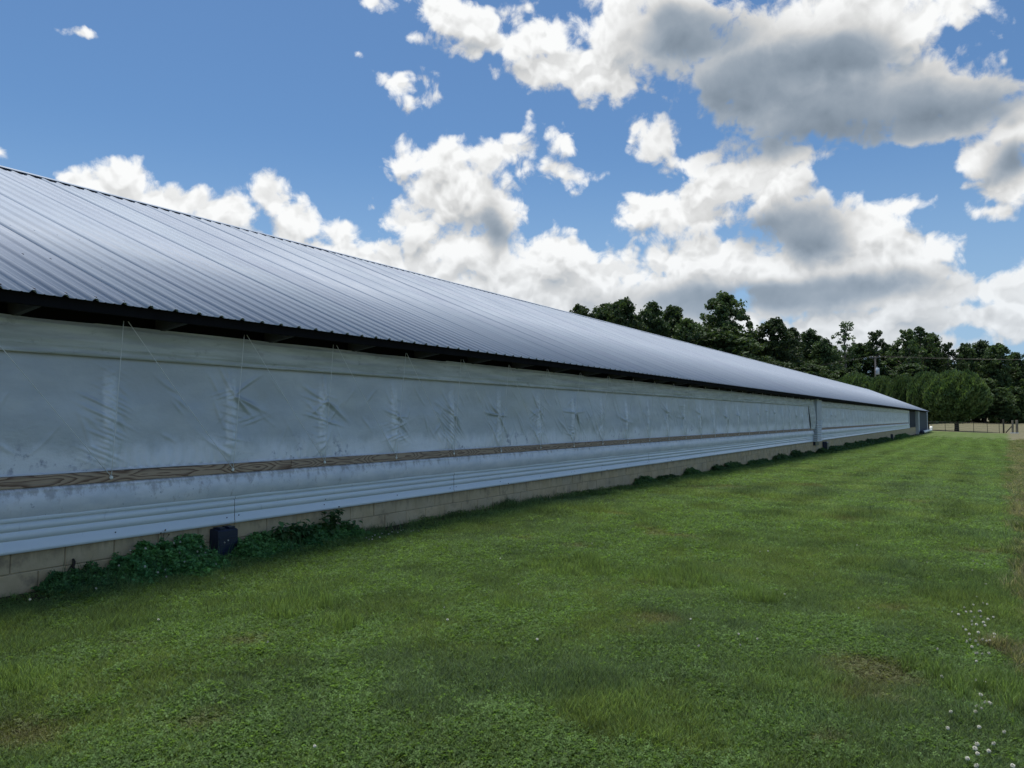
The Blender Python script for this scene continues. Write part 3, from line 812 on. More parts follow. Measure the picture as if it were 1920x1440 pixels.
# louvred column between the two curtains
yc = Y_COL
mb = MB(); mb.box(-D-0.1, -D+0.20, yc+0.02, yc+1.15, 1.25, 2.20); mb.box(-D-0.1, -D+0.17, yc+0.06, yc+1.12, 0.30, 1.25)
col_ = hmb('louvred_column', mb, M['grey_metal'])
lm = MB(); lm.add([(0, 0, 0), (0.035, -0.02, -0.04), (0.035, 1.13, -0.04), (0, 1.11, 0), (0, 0, -0.01), (0.03, -0.02, -0.05), (0.03, 1.13, -0.05), (0, 1.11, -0.01)],
                  [(0,1,2,3),(7,6,5,4),(0,4,5,1),(1,5,6,2),(2,6,7,3)])
lmf = MB(); lmf.add([(-0.10, 0.0, 0), (0.20, 0.0, 0), (0.20, -0.045, -0.045), (-0.10, -0.045, -0.045), (-0.10, 0, -0.012), (0.20, 0, -0.012), (0.2, -0.04, -0.055), (-0.1, -0.04, -0.055)],
                    [(0,3,2,1),(4,5,6,7),(3,7,6,2),(1,2,6,5)])
lme, lmef = lm.mesh('louvre_slat', M['louvre']), lmf.mesh('louvre_slat', M['louvre'])
for i in range(12):
    z = 1.22-0.078*i
    for me_, x_, y_ in ((lme, -D+0.17, yc+0.07), (lmef, -D-0.03, yc+0.055)):
        o = bpy.data.objects.new('louvre_slat', me_); C.objects.link(o); o.parent = col_; o.location = (x_, y_, z)
mb = MB(); mb.box(-D-0.05, -D+0.10, yc+0.1, yc+1.0, 0.14, 0.30); hmb('column_foot', mb, M['black_plastic'])
mb = MB(); mb.box(-D+0.02, -D+0.14, yc+1.16, yc+1.5, 1.27, 1.42); hmb('curtain_winch', mb, M['black_plastic'])
# loose cloth gathered at the column
for (a, b_, sg) in ((Y_COL-1.15, Y_COL, 1), (Y_COL+1.2, Y_COL+2.6, -1)):
    mb = MB(); n = 14; vs = []; nz = 24
    for i in range(n+1):
        for j in range(nz+1):
            u = i/n; v = j/nz; z = 0.85+1.30*v
            yy = a+(b_-a)*(u if sg > 0 else 1-u)
            x = -D+0.035+0.12*u**1.5*(0.4+0.6*math.sin(v*math.pi))+0.02*math.sin(u*14+v*5)
            if sg > 0: yy = b_-(1-u)*(b_-a)*(0.45+0.55*v)
            else: yy = a+(1-u)*(b_-a)*(0.25+0.75*math.sin(min(1, v*1.2)*math.pi*0.8+0.3))
            vs.append((x, yy, z))
    me = raw_mesh('gathered_cloth', np.array(vs), grid_faces(n+1, nz+1), M['flap'], True); hpart('gathered_cloth', me)

# far end bay: dark opening, pale post and grey screen
ya, yb_, yc2 = Y_CEND, y_at(1716.5, -D), y_at(1722, -D)
mb = MB(); mb.box(-D-0.12, -D-0.02, ya, yb_, -0.3, 2.02); hmb('dark_inlet', mb, M['pad'])
mb = MB(); mb.box(-D-0.1, -D+0.06, ya-0.1, ya+0.6, 0.5, 2.10); hmb('end_batten', mb, M['hem'])
mb = MB(); mb.box(-D-0.10, -D+0.30, yb_, yb_+0.15, -0.5, 2.10)
mb.box(-D-0.10, -D+0.12, yb_+0.15, yc2, -0.5, 2.14); hmb('end_post', mb, M['grey_metal'])
mb = MB(); mb.box(-D-0.1, -D+0.08, yc2, Y_END-0.3, -0.42, 2.08); hmb('end_screen', mb, M['pad2'])
mb = MB(); mb.box(-D-0.1, -D+0.16, Y_END-0.3, Y_END, -0.5, 2.12); hmb('corner_trim', mb, M['hem'])
ce = gz(-D, 110)
mb = MB(); mb.tube([(-D+0.45, yb_+4, -0.30), (-D+0.45, Y_END+1.5, -0.30)], 0.17, 12)
pipe = mb.mesh('pipe', M['white'], True)
t = empty('drain_pipe', (-D+0.45, yb_+4, gz(-D+0.45, yb_+4)))
tag(t, 'white plastic pipe lying along the foot of the far end of the house', 'pipe')
for me_, nm in ((pipe, 'pipe'),):
    o = bpy.data.objects.new(nm, me_); C.objects.link(o); o.parent = t; o.location = -t.location
mb = MB(); mb.tube([(-D+0.45, yb_+3.6, -0.32), (-D+0.45, yb_+4.02, -0.32)], 0.21, 12)
o = bpy.data.objects.new('end_cap', mb.mesh('end_cap', M['black_plastic'], True)); C.objects.link(o); o.parent = t; o.location = -t.location
mb = MB(); mb.tube([(-D+0.45, Y_END+1.5, -0.31), (-D+0.45, Y_END+1.7, 0.18)], 0.17, 10)
o = bpy.data.objects.new('elbow', mb.mesh('elbow', M['white'], True)); C.objects.link(o); o.parent = t; o.location = -t.location

# ------------------------------------------------------------------ bait boxes on the foundation
def bait_box(y, label, s=1.0):
    z = max(gz(-D+0.1, y)-0.01, -1)
    t = empty('bait_box', (-D+0.004, y, z)); tag(t, label, 'bait box', 'black bait boxes against the foundation')
    mb = MB(); w_, d_, h_ = 0.235*s, 0.12*s, 0.295*s
    mb.add([(0, 0, 0), (d_, 0.006, 0), (d_, w_-0.006, 0), (0, w_, 0), (0, 0.004, h_), (d_*0.86, 0.012, h_-0.008), (d_*0.86, w_-0.012, h_-0.008), (0, w_-0.004, h_),
            (d_, 0.006, h_*0.93), (d_, w_-0.006, h_*0.93)],
           [(0,3,2,1),(4,5,6,7),(0,1,8,5,4),(1,2,9,8),(8,9,6,5),(2,3,7,6,9),(3,0,4,7)])
    o = bpy.data.objects.new('shell', mb.mesh('shell', M['black_plastic'])); C.objects.link(o); o.parent = t
    mb = MB()
    for q in range(3): mb.box(d_-0.001, d_+0.006, 0.02*s, w_-0.02*s, h_*(0.25+0.22*q), h_*(0.25+0.22*q)+0.012)
    o = bpy.data.objects.new('front_ribs', mb.mesh('front_ribs', M['black_plastic'])); C.objects.link(o); o.parent = t
    mb = MB(); mb.box(0.0, d_*0.8, w_*0.18, w_*0.42, h_-0.004, h_+0.012); mb.box(0, d_*0.8, w_*0.62, w_*0.92, h_-0.004, h_+0.012)
    o = bpy.data.objects.new('lid_catch', mb.mesh('lid_catch', M['black_plastic'])); C.objects.link(o); o.parent = t
bait_box(y_at(392, -D, 1010), 'black plastic bait box on the block foundation above the clover, nearest of three', 1.0)
bait_box(y_at(1541, -D), 'black plastic bait box just past the louvred column', 1.7)
bait_box(y_at(1669, -D), 'small distant black bait box near the far end of the foundation', 1.5)

# rusty iron bracket on the wall low on the left
t = empty('iron_bracket', (-D+0.01, y_at(131, -D, 1060), 0.0)); tag(t, 'small rusty black iron bracket hanging on the blocks at far left', 'bracket')
mb = MB(); mb.tube([(0, 0.02, 0.20), (0.03, 0.01, 0.185), (0.035, 0.0, 0.15), (0.03, 0.01, 0.11), (0.03, 0.0, 0.06)], [0.008, 0.014, 0.013, 0.012, 0.010], 7)
o = bpy.data.objects.new('hook', mb.mesh('hook', M['rust'], True)); C.objects.link(o); o.parent = t
mb = MB(); mb.tube([(0.03, 0.0, 0.17), (0.035, -0.06, 0.09), (0.04, -0.13, 0.02)], 0.005, 6); mb.tube([(0.03, 0.0, 0.065), (0.035, -0.06, 0.045), (0.04, -0.11, 0.04)], 0.006, 6)
o = bpy.data.objects.new('rod', mb.mesh('rod', M['rust'], True)); C.objects.link(o); o.parent = t

# ------------------------------------------------------------------ vegetation
def leaf_cloud(centers, radii, n_each, size, seed, flat=0.3, squash=1.0, elong=1.5):
    """many small leaf quads spread through clump volumes; returns V, F"""
    r = np.random.default_rng(seed)
    cs = np.repeat(np.asarray(centers), n_each, axis=0); rs = np.repeat(np.asarray(radii), n_each)
    n = len(cs)
    d = r.normal(size=(n, 3)); d /= np.linalg.norm(d, axis=1)[:, None]
    rad = rs*(r.random(n)**0.45)
    P = cs+d*rad[:, None]*np.array([1, 1, squash])
    # leaf frame facing outward-ish
    nrm = d*0.6+r.normal(size=(n, 3))*0.7+np.array([0, 0, flat]); nrm /= np.linalg.norm(nrm, axis=1)[:, None]
    a = np.cross(nrm, r.normal(size=(n, 3))); a /= np.linalg.norm(a, axis=1)[:, None]
    b_ = np.cross(nrm, a); s = size*(0.6+0.8*r.random(n))[:, None]
    A = P+a*s*elong*0.5; Bq = P+b_*s*0.5+nrm*s*0.1; Cq = P-a*s*elong*0.5; Dq = P-b_*s*0.5+nrm*s*0.1
    V = np.stack([A, Bq, Cq, Dq], 1).reshape(-1, 3)
    return V, np.arange(4*n).reshape(-1, 4)

def tall_tree(seed, H=22.0, Rc=5.5, base=0.28, nclump=60, per=75, leaf=0.42, sparse=False):
    r = random.Random(seed); cen = []; rad = []; mb = MB()
    lean = Vector((r.uniform(-0.5, 0.5), r.uniform(-0.5, 0.5), 0))
    tp = [Vector((0, 0, -0.8))]
    for i in range(1, 9):
        tp.append(Vector((lean.x*i/8+r.uniform(-0.2, 0.2), lean.y*i/8+r.uniform(-0.2, 0.2), H*0.93*i/8)))
    mb.tube(tp, [0.42*(1-i/9.0)+0.05 for i in range(9)], 8)
    for i in range(nclump):
        t = base+(1-base)*((i+0.5)/nclump)**0.85
        prof_ = math.sin(math.pi*min(1, (t-base)/(1-base)*0.80+0.17))**0.7
        if sparse: prof_ *= 0.55+0.6*r.random()
        a = i*2.399+r.uniform(-0.5, 0.5)
        rr = Rc*prof_*(r.uniform(0.45, 1.0) if r.random() < 0.75 else r.uniform(0.05, 0.5))*(1+0.22*math.sin(a*2+seed))
        c = Vector((math.cos(a)*rr, math.sin(a)*rr, H*t+r.uniform(-0.6, 0.6)-0.9))
        k = r.choice((0.6, 0.8, 1.0, 1.35))*r.uniform(0.8, 1.2)*(0.8 if sparse else 1.0)
        cen.append(c); rad.append(k)
        if i % (2 if sparse else 7) == 0:
            z0 = max(H*0.15, c.z-rr*0.8-0.5); j = min(7, int(z0/(H*0.93)*8))
            s0 = tp[j].lerp(tp[j+1], min(1, max(0, (z0-tp[j].z)/max(0.1, tp[j+1].z-tp[j].z))))
            mid = s0.lerp(c, 0.5)+Vector((0, 0, 0.4)); rb = 0.13*(1-t*0.5)
            mb.tube([s0, mid, c], [rb, rb*0.6, 0.03], 4)
    V, Fq = leaf_cloud([tuple(c) for c in cen], rad, per, leaf, seed, squash=0.7)
    return raw_mesh('crown', V, Fq, M['forest']), mb.mesh('trunk', M['bark_pale'] if sparse else M['bark'], True)
protos = [tall_tree(1, 22, 5.2, 0.16, 230, 60, 0.36), tall_tree(2, 22, 5.8, 0.18, 250, 60, 0.36), tall_tree(3, 22, 4.6, 0.14, 210, 60, 0.36),
          tall_tree(4, 22, 6.2, 0.20, 200, 60, 0.36), tall_tree(5, 22, 4.6, 0.38, 60, 40, 0.30, True), tall_tree(6, 22, 5.6, 0.22, 120, 55, 0.32, True)]
def place_tree(px, top, dist, proto, wid, label, group='trees of the wood behind the house', rz=None):
    p = at_range(px, top, dist); g = gz(p.x, p.y); H = p.z-g
    t = empty('broadleaf_tree', (p.x, p.y, g), random.uniform(0, 6.28) if rz is None else rz)
    s = H/22.0; t.scale = (s*wid, s*wid, s)
    tag(t, label, 'tree', group)
    cr, tr = protos[proto]
    for nm, me_ in (('crown', cr), ('trunk', tr)):
        o = bpy.data.objects.new(nm, me_); C.objects.link(o); o.parent = t
    return t
def dist_at(px): return 150+(px-1060)*0.095
front = [
 (1040,580,2,1.0,'forest tree with its top just clearing the roof ridge, leftmost in view'),
 (1088,568,0,0.85,'light green rounded tree top at the left end of the treeline above the roof'),
 (1135,564,3,0.95,'dark broad tree, second from the left of the treeline'),
 (1165,557,1,0.85,'dark tall tree left of centre in the treeline with a rounded top'),
 (1222,562,0,0.75,'narrow dark tree between the rounded tree and the gap left of the tallest tree'),
 (1262,568,2,0.9,'dark tree sloping down towards the gap left of the tallest tree'),
 (1288,592,3,0.8,'lower dark tree filling the dip just left of the tallest tree'),
 (1356,543,3,0.95,'tallest tree of the treeline with a broad open crown'),
 (1405,622,1,0.8,'lower bushy tree tucked against the right side of the tallest tree'),
 (1450,593,0,1.05,'rounded green tree right of the tallest tree, second highest on that side'),
 (1484,610,2,0.8,'dark tree between the rounded green tree and the dip above the roof slope'),
 (1518,616,1,0.85,'dark tree standing left of the thin pale-limbed tree'),
 (1545,632,0,0.8,'low dark tree directly left of the thin pale-limbed tree'),
 (1583,600,4,0.95,'thin see-through tree with pale bare limbs rising above its neighbours'),
 (1640,617,5,1.0,'open flat-topped tree directly above the utility pole'),
 (1700,614,5,1.0,'open-crowned tree to the right of the utility pole'),
 (1724,609,5,0.9,'highest open-crowned tree right of the utility pole'),
 (1745,622,1,0.75,'dense tree on the right shoulder of the open-crowned trees'),
 (1775,640,5,0.9,'loose tree with sky gaps above the trimmed round tree'),
 (1810,641,0,0.85,'dark dense tree standing behind the trimmed round tree at right'),
 (1840,637,1,0.95,'dark dense tree above the right edge of the trimmed round tree'),
 (1872,640,3,0.9,'dark dense tree above the wooden gate posts'),
 (1903,657,2,0.9,'dark low tree at the right edge of the photograph'),
 (1935,652,0,1.0,'dark tree at the very right edge, cut by the frame'),
 (1985,640,1,1.0,'forest tree standing outside the frame to the right of the last dark tree'),
 (2040,650,3,1.0,'forest tree further to the right of the frame'),
]
for i, (px, top, pr, wd, lab) in enumerate(front):
    place_tree(px, top, dist_at(px)+(i % 3)*5, pr, wd, lab)
# second rank: fills the wood
rr = random.Random(3); names = ['left', 'middle', 'right']
tops = sorted((f[0], f[1]) for f in front)
def skyline(px):
    xs = [a for a, _ in tops]; ys = [b_ for _, b_ in tops]
    return float(np.interp(px, xs, ys))
short = ['the leftmost top over the ridge', 'the light green rounded top', 'the second tree from the left', 'the rounded dark top left of centre', 'the narrow dark tree', 'the sloping dark tree',
         'the low dip beside the tallest tree', 'the tallest tree', 'the bushy tree right of the tallest', 'the rounded green tree', 'the dark tree above the roof slope', 'the tree left of the thin pale one',
         'the low dark tree by the thin one', 'the thin pale-limbed tree', 'the open tree above the utility pole', 'the open crown right of the pole', 'the highest open crown right of the pole', 'the dense shoulder tree',
         'the loose tree over the clipped one', 'the dark tree behind the clipped one', 'the dark tree right of the clipped one', 'the dense tree above the gate posts', 'the low tree at the right edge',
         'the tree cut by the right frame edge', 'the first tree beyond the right edge', 'the second tree beyond the right edge']
for i, f in enumerate(front):
    px = f[0]; nx = front[i+1][0] if i+1 < len(front) else px+50; mid = (px+nx)/2
    place_tree(mid, skyline(mid)+rr.uniform(24, 40), dist_at(mid)+rr.uniform(14, 30), rr.choice((0, 1, 2, 3)), rr.uniform(1.35, 1.6),
               'dark tree behind and right of '+short[i], 'second rank of forest trees')
    if px > 1280:
        place_tree(px+4, skyline(px)+rr.uniform(62, 90), dist_at(px)-rr.uniform(6, 14), rr.choice((0, 1, 2)), rr.uniform(1.6, 1.9),
                   'lower dark tree at the wood edge below '+short[i], 'low trees on the front edge of the wood')
# understory that closes the foot of the wood
cen = []; rad = []
for q in range(900):
    px = rr.uniform(1020, 2250); dd = dist_at(px)+rr.uniform(-16, 30)
    p = at_range(px, 784, dd); z = gz(p.x, p.y)+rr.uniform(0, 7.5)
    cen.append((p.x, p.y, z)); rad.append(rr.uniform(1.2, 2.4))
V, Fq = leaf_cloud(cen, rad, 44, 0.6, 99, squash=0.8)
tag(link('understory', raw_mesh('understory', V, Fq, M['forest'])), 'dark shrubs and saplings closing the foot of the wood', 'undergrowth', kind='stuff')

# trimmed pear trees
def pear(seed, H=9.0, Rc=4.2):
    r = np.random.default_rng(seed); n = 22000
    # egg-shaped dense shell of upright sprays
    u = r.random(n); th = r.random(n)*2*math.pi; t = np.arccos(1-2*u)
    lump = 1+0.05*np.sin(th*5+seed)*np.sin(t*4)+0.05*np.sin(th*9+2+t*3)+0.03*np.sin(th*17+t*11)
    rr_ = (0.72+0.30*r.random(n)**0.6)*lump
    low = np.where(np.cos(t) < -0.35, 0.94, 1.0)
    X = Rc*np.sin(t)**1.0*np.cos(th)*rr_*low; Yv = Rc*np.sin(t)**1.0*np.sin(th)*rr_*low
    Z = H*0.575+H*0.41*np.cos(t)*rr_
    P = np.stack([X, Yv, Z], 1)
    out = P-np.array([0, 0, H*0.45]); out /= np.linalg.norm(out, axis=1)[:, None]
    a = out*0.7+np.array([0, 0, 0.8])+r.normal(size=(n, 3))*0.35; a /= np.linalg.norm(a, axis=1)[:, None]
    b_ = np.cross(a, r.normal(size=(n, 3))); b_ /= np.linalg.norm(b_, axis=1)[:, None]
    s = (0.16+0.18*r.random(n))[:, None]
    V = np.stack([P+a*s*1.1, P+b_*s*0.5, P-a*s*0.9, P-b_*s*0.5], 1).reshape(-1, 3)
    cr = raw_mesh('crown', V, np.arange(4*n).reshape(-1, 4), M['pear'])
    mb = MB(); mb.tube([(0,0,-0.3),(0.02,0,0.7),(0,0.03,1.5),(0.05,0,2.2)], [0.36,0.30,0.32,0.3], 10)
    q = random.Random(seed)
    for k in range(13):
        aa = k*2.4; e = q.uniform(1.6, 3.4)
        mb.tube([(0, 0, 1.1+q.random()*0.6), (math.cos(aa)*e*0.45, math.sin(aa)*e*0.45, 2.4+q.random()*0.5), (math.cos(aa)*e, math.sin(aa)*e, 4.4+q.random())], [0.20, 0.13, 0.04], 6)
    return cr, mb.mesh('trunk', M['bark'], True)
pears = [pear(21), pear(22)]
pl = [(1791, 696, 107, 133, 'large trimmed round-headed tree with a short trunk, rightmost of the clipped row'),
      (1737, 698, 66, 137, 'clipped round tree right of centre in the row, half hidden by the front one'),
      (1692, 705, 58, 142, 'clipped round tree in the middle of the row behind the roof'),
      (1654, 706, 52, 148, 'clipped round tree just right of the utility pole foot'),
      (1602, 702, 78, 152, 'clipped round tree standing alone, leftmost of the clipped row')]
for i, (px, top, wpx, dist, lab) in enumerate(pl):
    p = at_range(px, top, dist); g = gz(p.x, p.y); H = p.z-g
    t = empty('clipped_tree', (p.x, p.y, g), i*1.3); s = H/9.0
    depth = dist*math.cos(math.atan2((px-960), F))
    wid = wpx/F*depth/(2*4.25)
    t.scale = (wid, wid, s); tag(t, lab, 'tree', 'clipped round trees behind the house')
    for nm, me_ in zip(('crown', 'trunk'), pears[i % 2]):
        o = bpy.data.objects.new(nm, me_); C.objects.link(o); o.parent = t

# ------------------------------------------------------------------ utility pole
pp = at_range(1641, 668, 160); g = gz(pp.x, pp.y); H = pp.z-g
t = empty('utility_pole', (pp.x, pp.y, g), -0.49); tag(t, 'wooden utility pole with crossarm and pale transformer in front of the wood', 'utility pole')
def kid(par, nm, mb, mat, smooth=False):
    o = bpy.data.objects.new(nm, mb.mesh(nm, mat, smooth)); C.objects.link(o); o.parent = par; return o
mb = MB(); mb.tube([(0,0,-1),(0,0,H*0.5),(0,0,H)], [0.20,0.17,0.13], 10); kid(t, 'pole', mb, M['pole'], True)
mb = MB(); mb.box(-1.0,1.1,-0.22,-0.14,H-0.35,H-0.20); arm = kid(t, 'crossarm', mb, M['pole'])
mb = MB(); mb.tube([(-0.5,-0.2,H-0.3),(0,-0.16,H-0.9)],0.03,5); mb.tube([(0.5,-0.2,H-0.3),(0,-0.16,H-0.9)],0.03,5); kid(t, 'brace', mb, M['pole'])
for x in (-0.95, -0.45, 1.0):
    mb = MB(); mb.tube([(x,-0.18,H-0.20),(x,-0.18,H-0.05),(x,-0.18,H+0.02)],[0.06,0.08,0.03],8); o = kid(arm, 'insulator', mb, M['transformer'], True)
zt = H-(690-668)/F*150
mb = MB(); mb.tube([(0.48,-0.1,zt-1.2),(0.48,-0.1,zt-1.15),(0.48,-0.1,zt),(0.48,-0.1,zt+0.08)],[0.22,0.33,0.33,0.2],14); mb.box(0.1,0.3,-0.15,-0.05,zt-0.9,zt-0.8); kid(t, 'transformer', mb, M['transformer'], True)
mb = MB(); mb.tube([(0.40,-0.1,zt+0.05),(0.38,-0.1,zt+0.35)],0.05,6); kid(t, 'bushing', mb, M['white'])
PT = Matrix.Translation((pp.x, pp.y, g)) @ Matrix.Rotation(-0.49, 4, 'Z')
other = PT @ Vector((-75, -14, H-1.5)); other2 = PT @ Vector((80, 10, H-1.0))
for i, x in enumerate((-0.95, -0.45, 1.0)):
    a = PT @ Vector((x, -0.18, H+0.02))
    for tgt, where in ((other, 'left'), (other2, 'right')):
        mb = MB(); n = 24; pts = []
        for k in range(n+1):
            q = a.lerp(tgt+Vector((0.2*i, 0.5*i, 0)), k/n); q.z -= 2.2*math.sin(math.pi*k/n); pts.append(q)
        mb.tube(pts, 0.007, 4)
        o = mb.build('power_line', M['wire']); 
        nth = ('first', 'middle', 'last')[i]
        tag(o, f'thin overhead wire from the utility pole towards the {where}, {nth} insulator on the crossarm', 'wire', 'overhead wires at the utility pole')

# ------------------------------------------------------------------ fence and gate posts
FY = 127.0
fence = empty('wire_fence', (0, FY, gz(0, FY))); tag(fence, 'wire field fence on thin steel posts between lawn and hay field', 'fence')
def fpt(px): return at_range(px, 784, 1).normalized()
def on_fy(px): d = ray(px, 784); return d.x/d.y*FY
pxs = [1700, 1722, 1746, 1772, 1797, 1825, 1851, 1873]
fx = [on_fy(p) for p in pxs]
mbp = MB(); mbp.box(-0.03, 0.03, -0.02, 0.02, -0.2, 1.45); mbp.box(-0.012, 0.012, -0.05, -0.02, -0.2, 1.45)
tpm = mbp.mesh('steel_post', M['tpost'])
for x in fx:
    o = bpy.data.objects.new('steel_post', tpm); C.objects.link(o); o.parent = fence
    o.location = (x, 0, gz(x, FY)-gz(0, FY)); o.rotation_euler = (random.uniform(-.03, .03), random.uniform(-.04, .04), 0)
for hgt in (0.3, 0.6, 0.9, 1.2, 1.38):
    mb = MB(); pts = []
    allx = fx+[on_fy(1881)]
    for a, b_ in zip(allx[:-1], allx[1:]):
        for k in range(5):
            x = a+(b_-a)*k/5; pts.append((x, 0.03, gz(x, FY)-gz(0, FY)+hgt-0.03*math.sin(math.pi*k/5)))
    mb.tube(pts, 0.009, 4); kid(fence, 'fence_wire', mb, M['wire'])
gate = empty('gate_brace', (on_fy(1890), FY, gz(on_fy(1890), FY))); tag(gate, 'weathered wooden brace posts with a diagonal rail at the field corner', 'fence posts')
gx0 = on_fy(1890)
for px_, r_, mt, hh in ((1881, 0.11, 'post', 1.90), (1898, 0.13, 'post_pale', 1.78), (1906, 0.16, 'post_pale', 1.82)):
    x = on_fy(px_)-gx0; mb = MB(); mb.tube([(x, 0, -0.4), (x+0.02, 0, hh*0.5), (x+0.01, 0, hh-0.03), (x+0.01, 0, hh)], [r_, r_*0.97, r_*0.95, r_*0.8], 10); kid(gate, 'post', mb, M[mt], True)
mb = MB(); mb.tube([(on_fy(1885)-gx0, 0, 0.05), (on_fy(1897)-gx0, 0, 1.0)], 0.07, 8); kid(gate, 'diagonal_rail', mb, M['post'], True)
mb = MB(); mb.box(on_fy(1893)-gx0, on_fy(1909)-gx0, -0.6, -0.2, 0.0, 0.10); kid(gate, 'pale_sill', mb, M['hem'])

# ------------------------------------------------------------------ plants along the foundation
def trifoliate(P, r, size, tilt=0.5):
    """clover leaves: three broad leaflets around each point"""
    n = len(P); Vs = []
    nrm = r.normal(size=(n, 3))*tilt+np.array([0.25, 0, 1.0]); nrm /= np.linalg.norm(nrm, axis=1)[:, None]
    a = np.cross(nrm, r.normal(size=(n, 3))); a /= np.linalg.norm(a, axis=1)[:, None]; b_ = np.cross(nrm, a)
    s = (size*(0.5+0.9*r.random(n)))[:, None]
    for k in range(3):
        t = 2*math.pi*k/3; d = a*math.cos(t)+b_*math.sin(t); e = -a*math.sin(t)+b_*math.cos(t)
        q0 = P; q1 = P+d*s*0.62+e*s*0.42+nrm*s*0.10; q2 = P+d*s*1.05+nrm*s*0.0; q3 = P+d*s*0.62-e*s*0.42+nrm*s*0.10
        Vs.append(np.stack([q0, q3, q2, q1], 1))
    V = np.stack(Vs, 1).reshape(-1, 3)
    return V, np.arange(len(V)).reshape(-1, 4)
def clover_mound(y0, y1, wdt, hgt, n, seed, size=0.021, prof_=None, mat='clover', name='clover_plant', label='', group='plants along the foundation', x_off=0.0, cat='plant'):
    r = np.random.default_rng(seed)
    Yv = y0+(y1-y0)*r.random(n); u = r.random(n)
    e = np.minimum(sstep(0, 0.25*(y1-y0), Yv-y0), sstep(0, 0.25*(y1-y0), y1-Yv))
    e = np.clip(e*1.6, 0.25, 1)*(0.72+0.5*fbm(Yv*3.0, Yv*0+seed, 3, seed))
    if prof_ is not None: e = e*prof_(Yv)
    X = -D+0.03+x_off+u*wdt*(0.70+0.55*fbm(Yv*4, Yv*0+3, 3, seed+4))
    top = hgt*e*np.clip(1-u**1.6, 0.06, 1)
    lump = 0.30+1.35*fbm(X*15, Yv*15, 3, seed+2)
    Zv = ground_z(X, Yv)+top*lump*(1-0.55*r.random(n)**2.2)+0.01
    V, Fq = trifoliate(np.stack([X, Yv, Zv], 1), r, size)
    yc_ = (y0+y1)/2; base = np.array([-D+0.3, yc_, gz(-D+0.3, yc_)])
    t = empty(name, tuple(base)); tag(t, label, cat, group)
    me = raw_mesh('leaves', V-base, Fq, M[mat]); o = bpy.data.objects.new('leaves', me); C.objects.link(o); o.parent = t
    mb = MB(); q = random.Random(seed)
    for k in range(int((y1-y0)*30)):
        yy = q.uniform(y0, y1); xx = -D+0.06+x_off+q.random()*wdt*0.6; g = gz(xx, yy)
        mb.tube([(xx-base[0], yy-base[1], g-base[2]), (xx-base[0]+0.03, yy-base[1]+q.uniform(-.03, .03), g-base[2]+hgt*0.5*q.random()+0.02)], 0.0025, 3, False)
    kid(t, 'stems', mb, M['stem'])
    return t
ya = lambda px, py=1050: y_at(px, -D, py)
clover_mound(ya(60), ya(190), 0.50, 0.10, 3600, 101, 0.020, label='low bright clover growing at the foot of the wall, leftmost clump')
clover_mound(ya(180), ya(380), 0.60, 0.215, 9500, 102, 0.029, label='large dark clover clump with white flowers left of the nearest bait box')
clover_mound(ya(408), ya(525), 0.48, 0.14, 6000, 103, 0.025, label='dark clover clump directly under and right of the nearest bait box')
clover_mound(ya(520), ya(660), 0.42, 0.13, 5000, 104, 0.021, label='low clover mat below the broad-leaved weeds')
# broad-leaved weeds
def leafy_weed(y, label, h, n, size, seed, x=0.16, spread=0.17):
    g = gz(-D+x, y); t = empty('leafy_weed', (-D+x, y, g)); tag(t, label, 'plant', 'broad-leaved weeds against the blocks')
    q = random.Random(seed); mb = MB(); st = MB(); pts = []
    for s_ in range(7):
        a = q.uniform(0, 6.28); top = Vector((abs(math.cos(a))*spread*0.7-0.05, math.sin(a)*spread, h*q.uniform(0.6, 1)))
        mid = Vector((top.x*0.4, top.y*0.4, top.z*0.6)); st.tube([(0, 0, 0), mid, top], [0.004, 0.003, 0.002], 4, False)
        pts += [mid, top, (mid+top)/2]
    lf = MB()
    for k in range(n):
        p = q.choice(pts)+Vector((q.uniform(-.035, .05), q.uniform(-.05, .05), q.uniform(-.03, .03)))
        L_ = size*q.uniform(0.6, 1.2); w_ = L_*0.36; a = q.uniform(0, 6.28); dr = Vector((math.cos(a), math.sin(a), q.uniform(-.6, .2))).normalized()
        sd_ = dr.cross(Vector((0, 0, 1))).normalized(); up = sd_.cross(dr)
        vs = [p, p+dr*L_*.35+sd_*w_+up*.006, p+dr*L_*.7+sd_*w_*.8-up*.004, p+dr*L_-up*.02, p+dr*L_*.7-sd_*w_*.8-up*.004, p+dr*L_*.35-sd_*w_+up*.006, p+dr*L_*.38-up*.006, p+dr*L_*.72-up*.012]
        lf.add(vs, [(0,1,6),(0,6,5),(1,2,7,6),(6,7,4,5),(2,3,7),(7,3,4)])
    kid(t, 'stems', st, M['stem'])
    me = lf.mesh('leaves', M['weed']); o = bpy.data.objects.new('leaves', me); C.objects.link(o); o.parent = t
leafy_weed(ya(522), 'bushy broad-leaved weed against the blocks right of the nearest bait box', 0.30, 110, 0.075, 1)
leafy_weed(ya(552), 'broad-leaved weed just right of the bushiest one, lower and fuller', 0.26, 90, 0.070, 2)
leafy_weed(ya(598), 'tall broad-leaved weed with a spike reaching up to the siding', 0.37, 90, 0.075, 3, spread=0.14)
leafy_weed(ya(628), 'broad-leaved weed at the right end of the weedy patch', 0.22, 70, 0.065, 4)
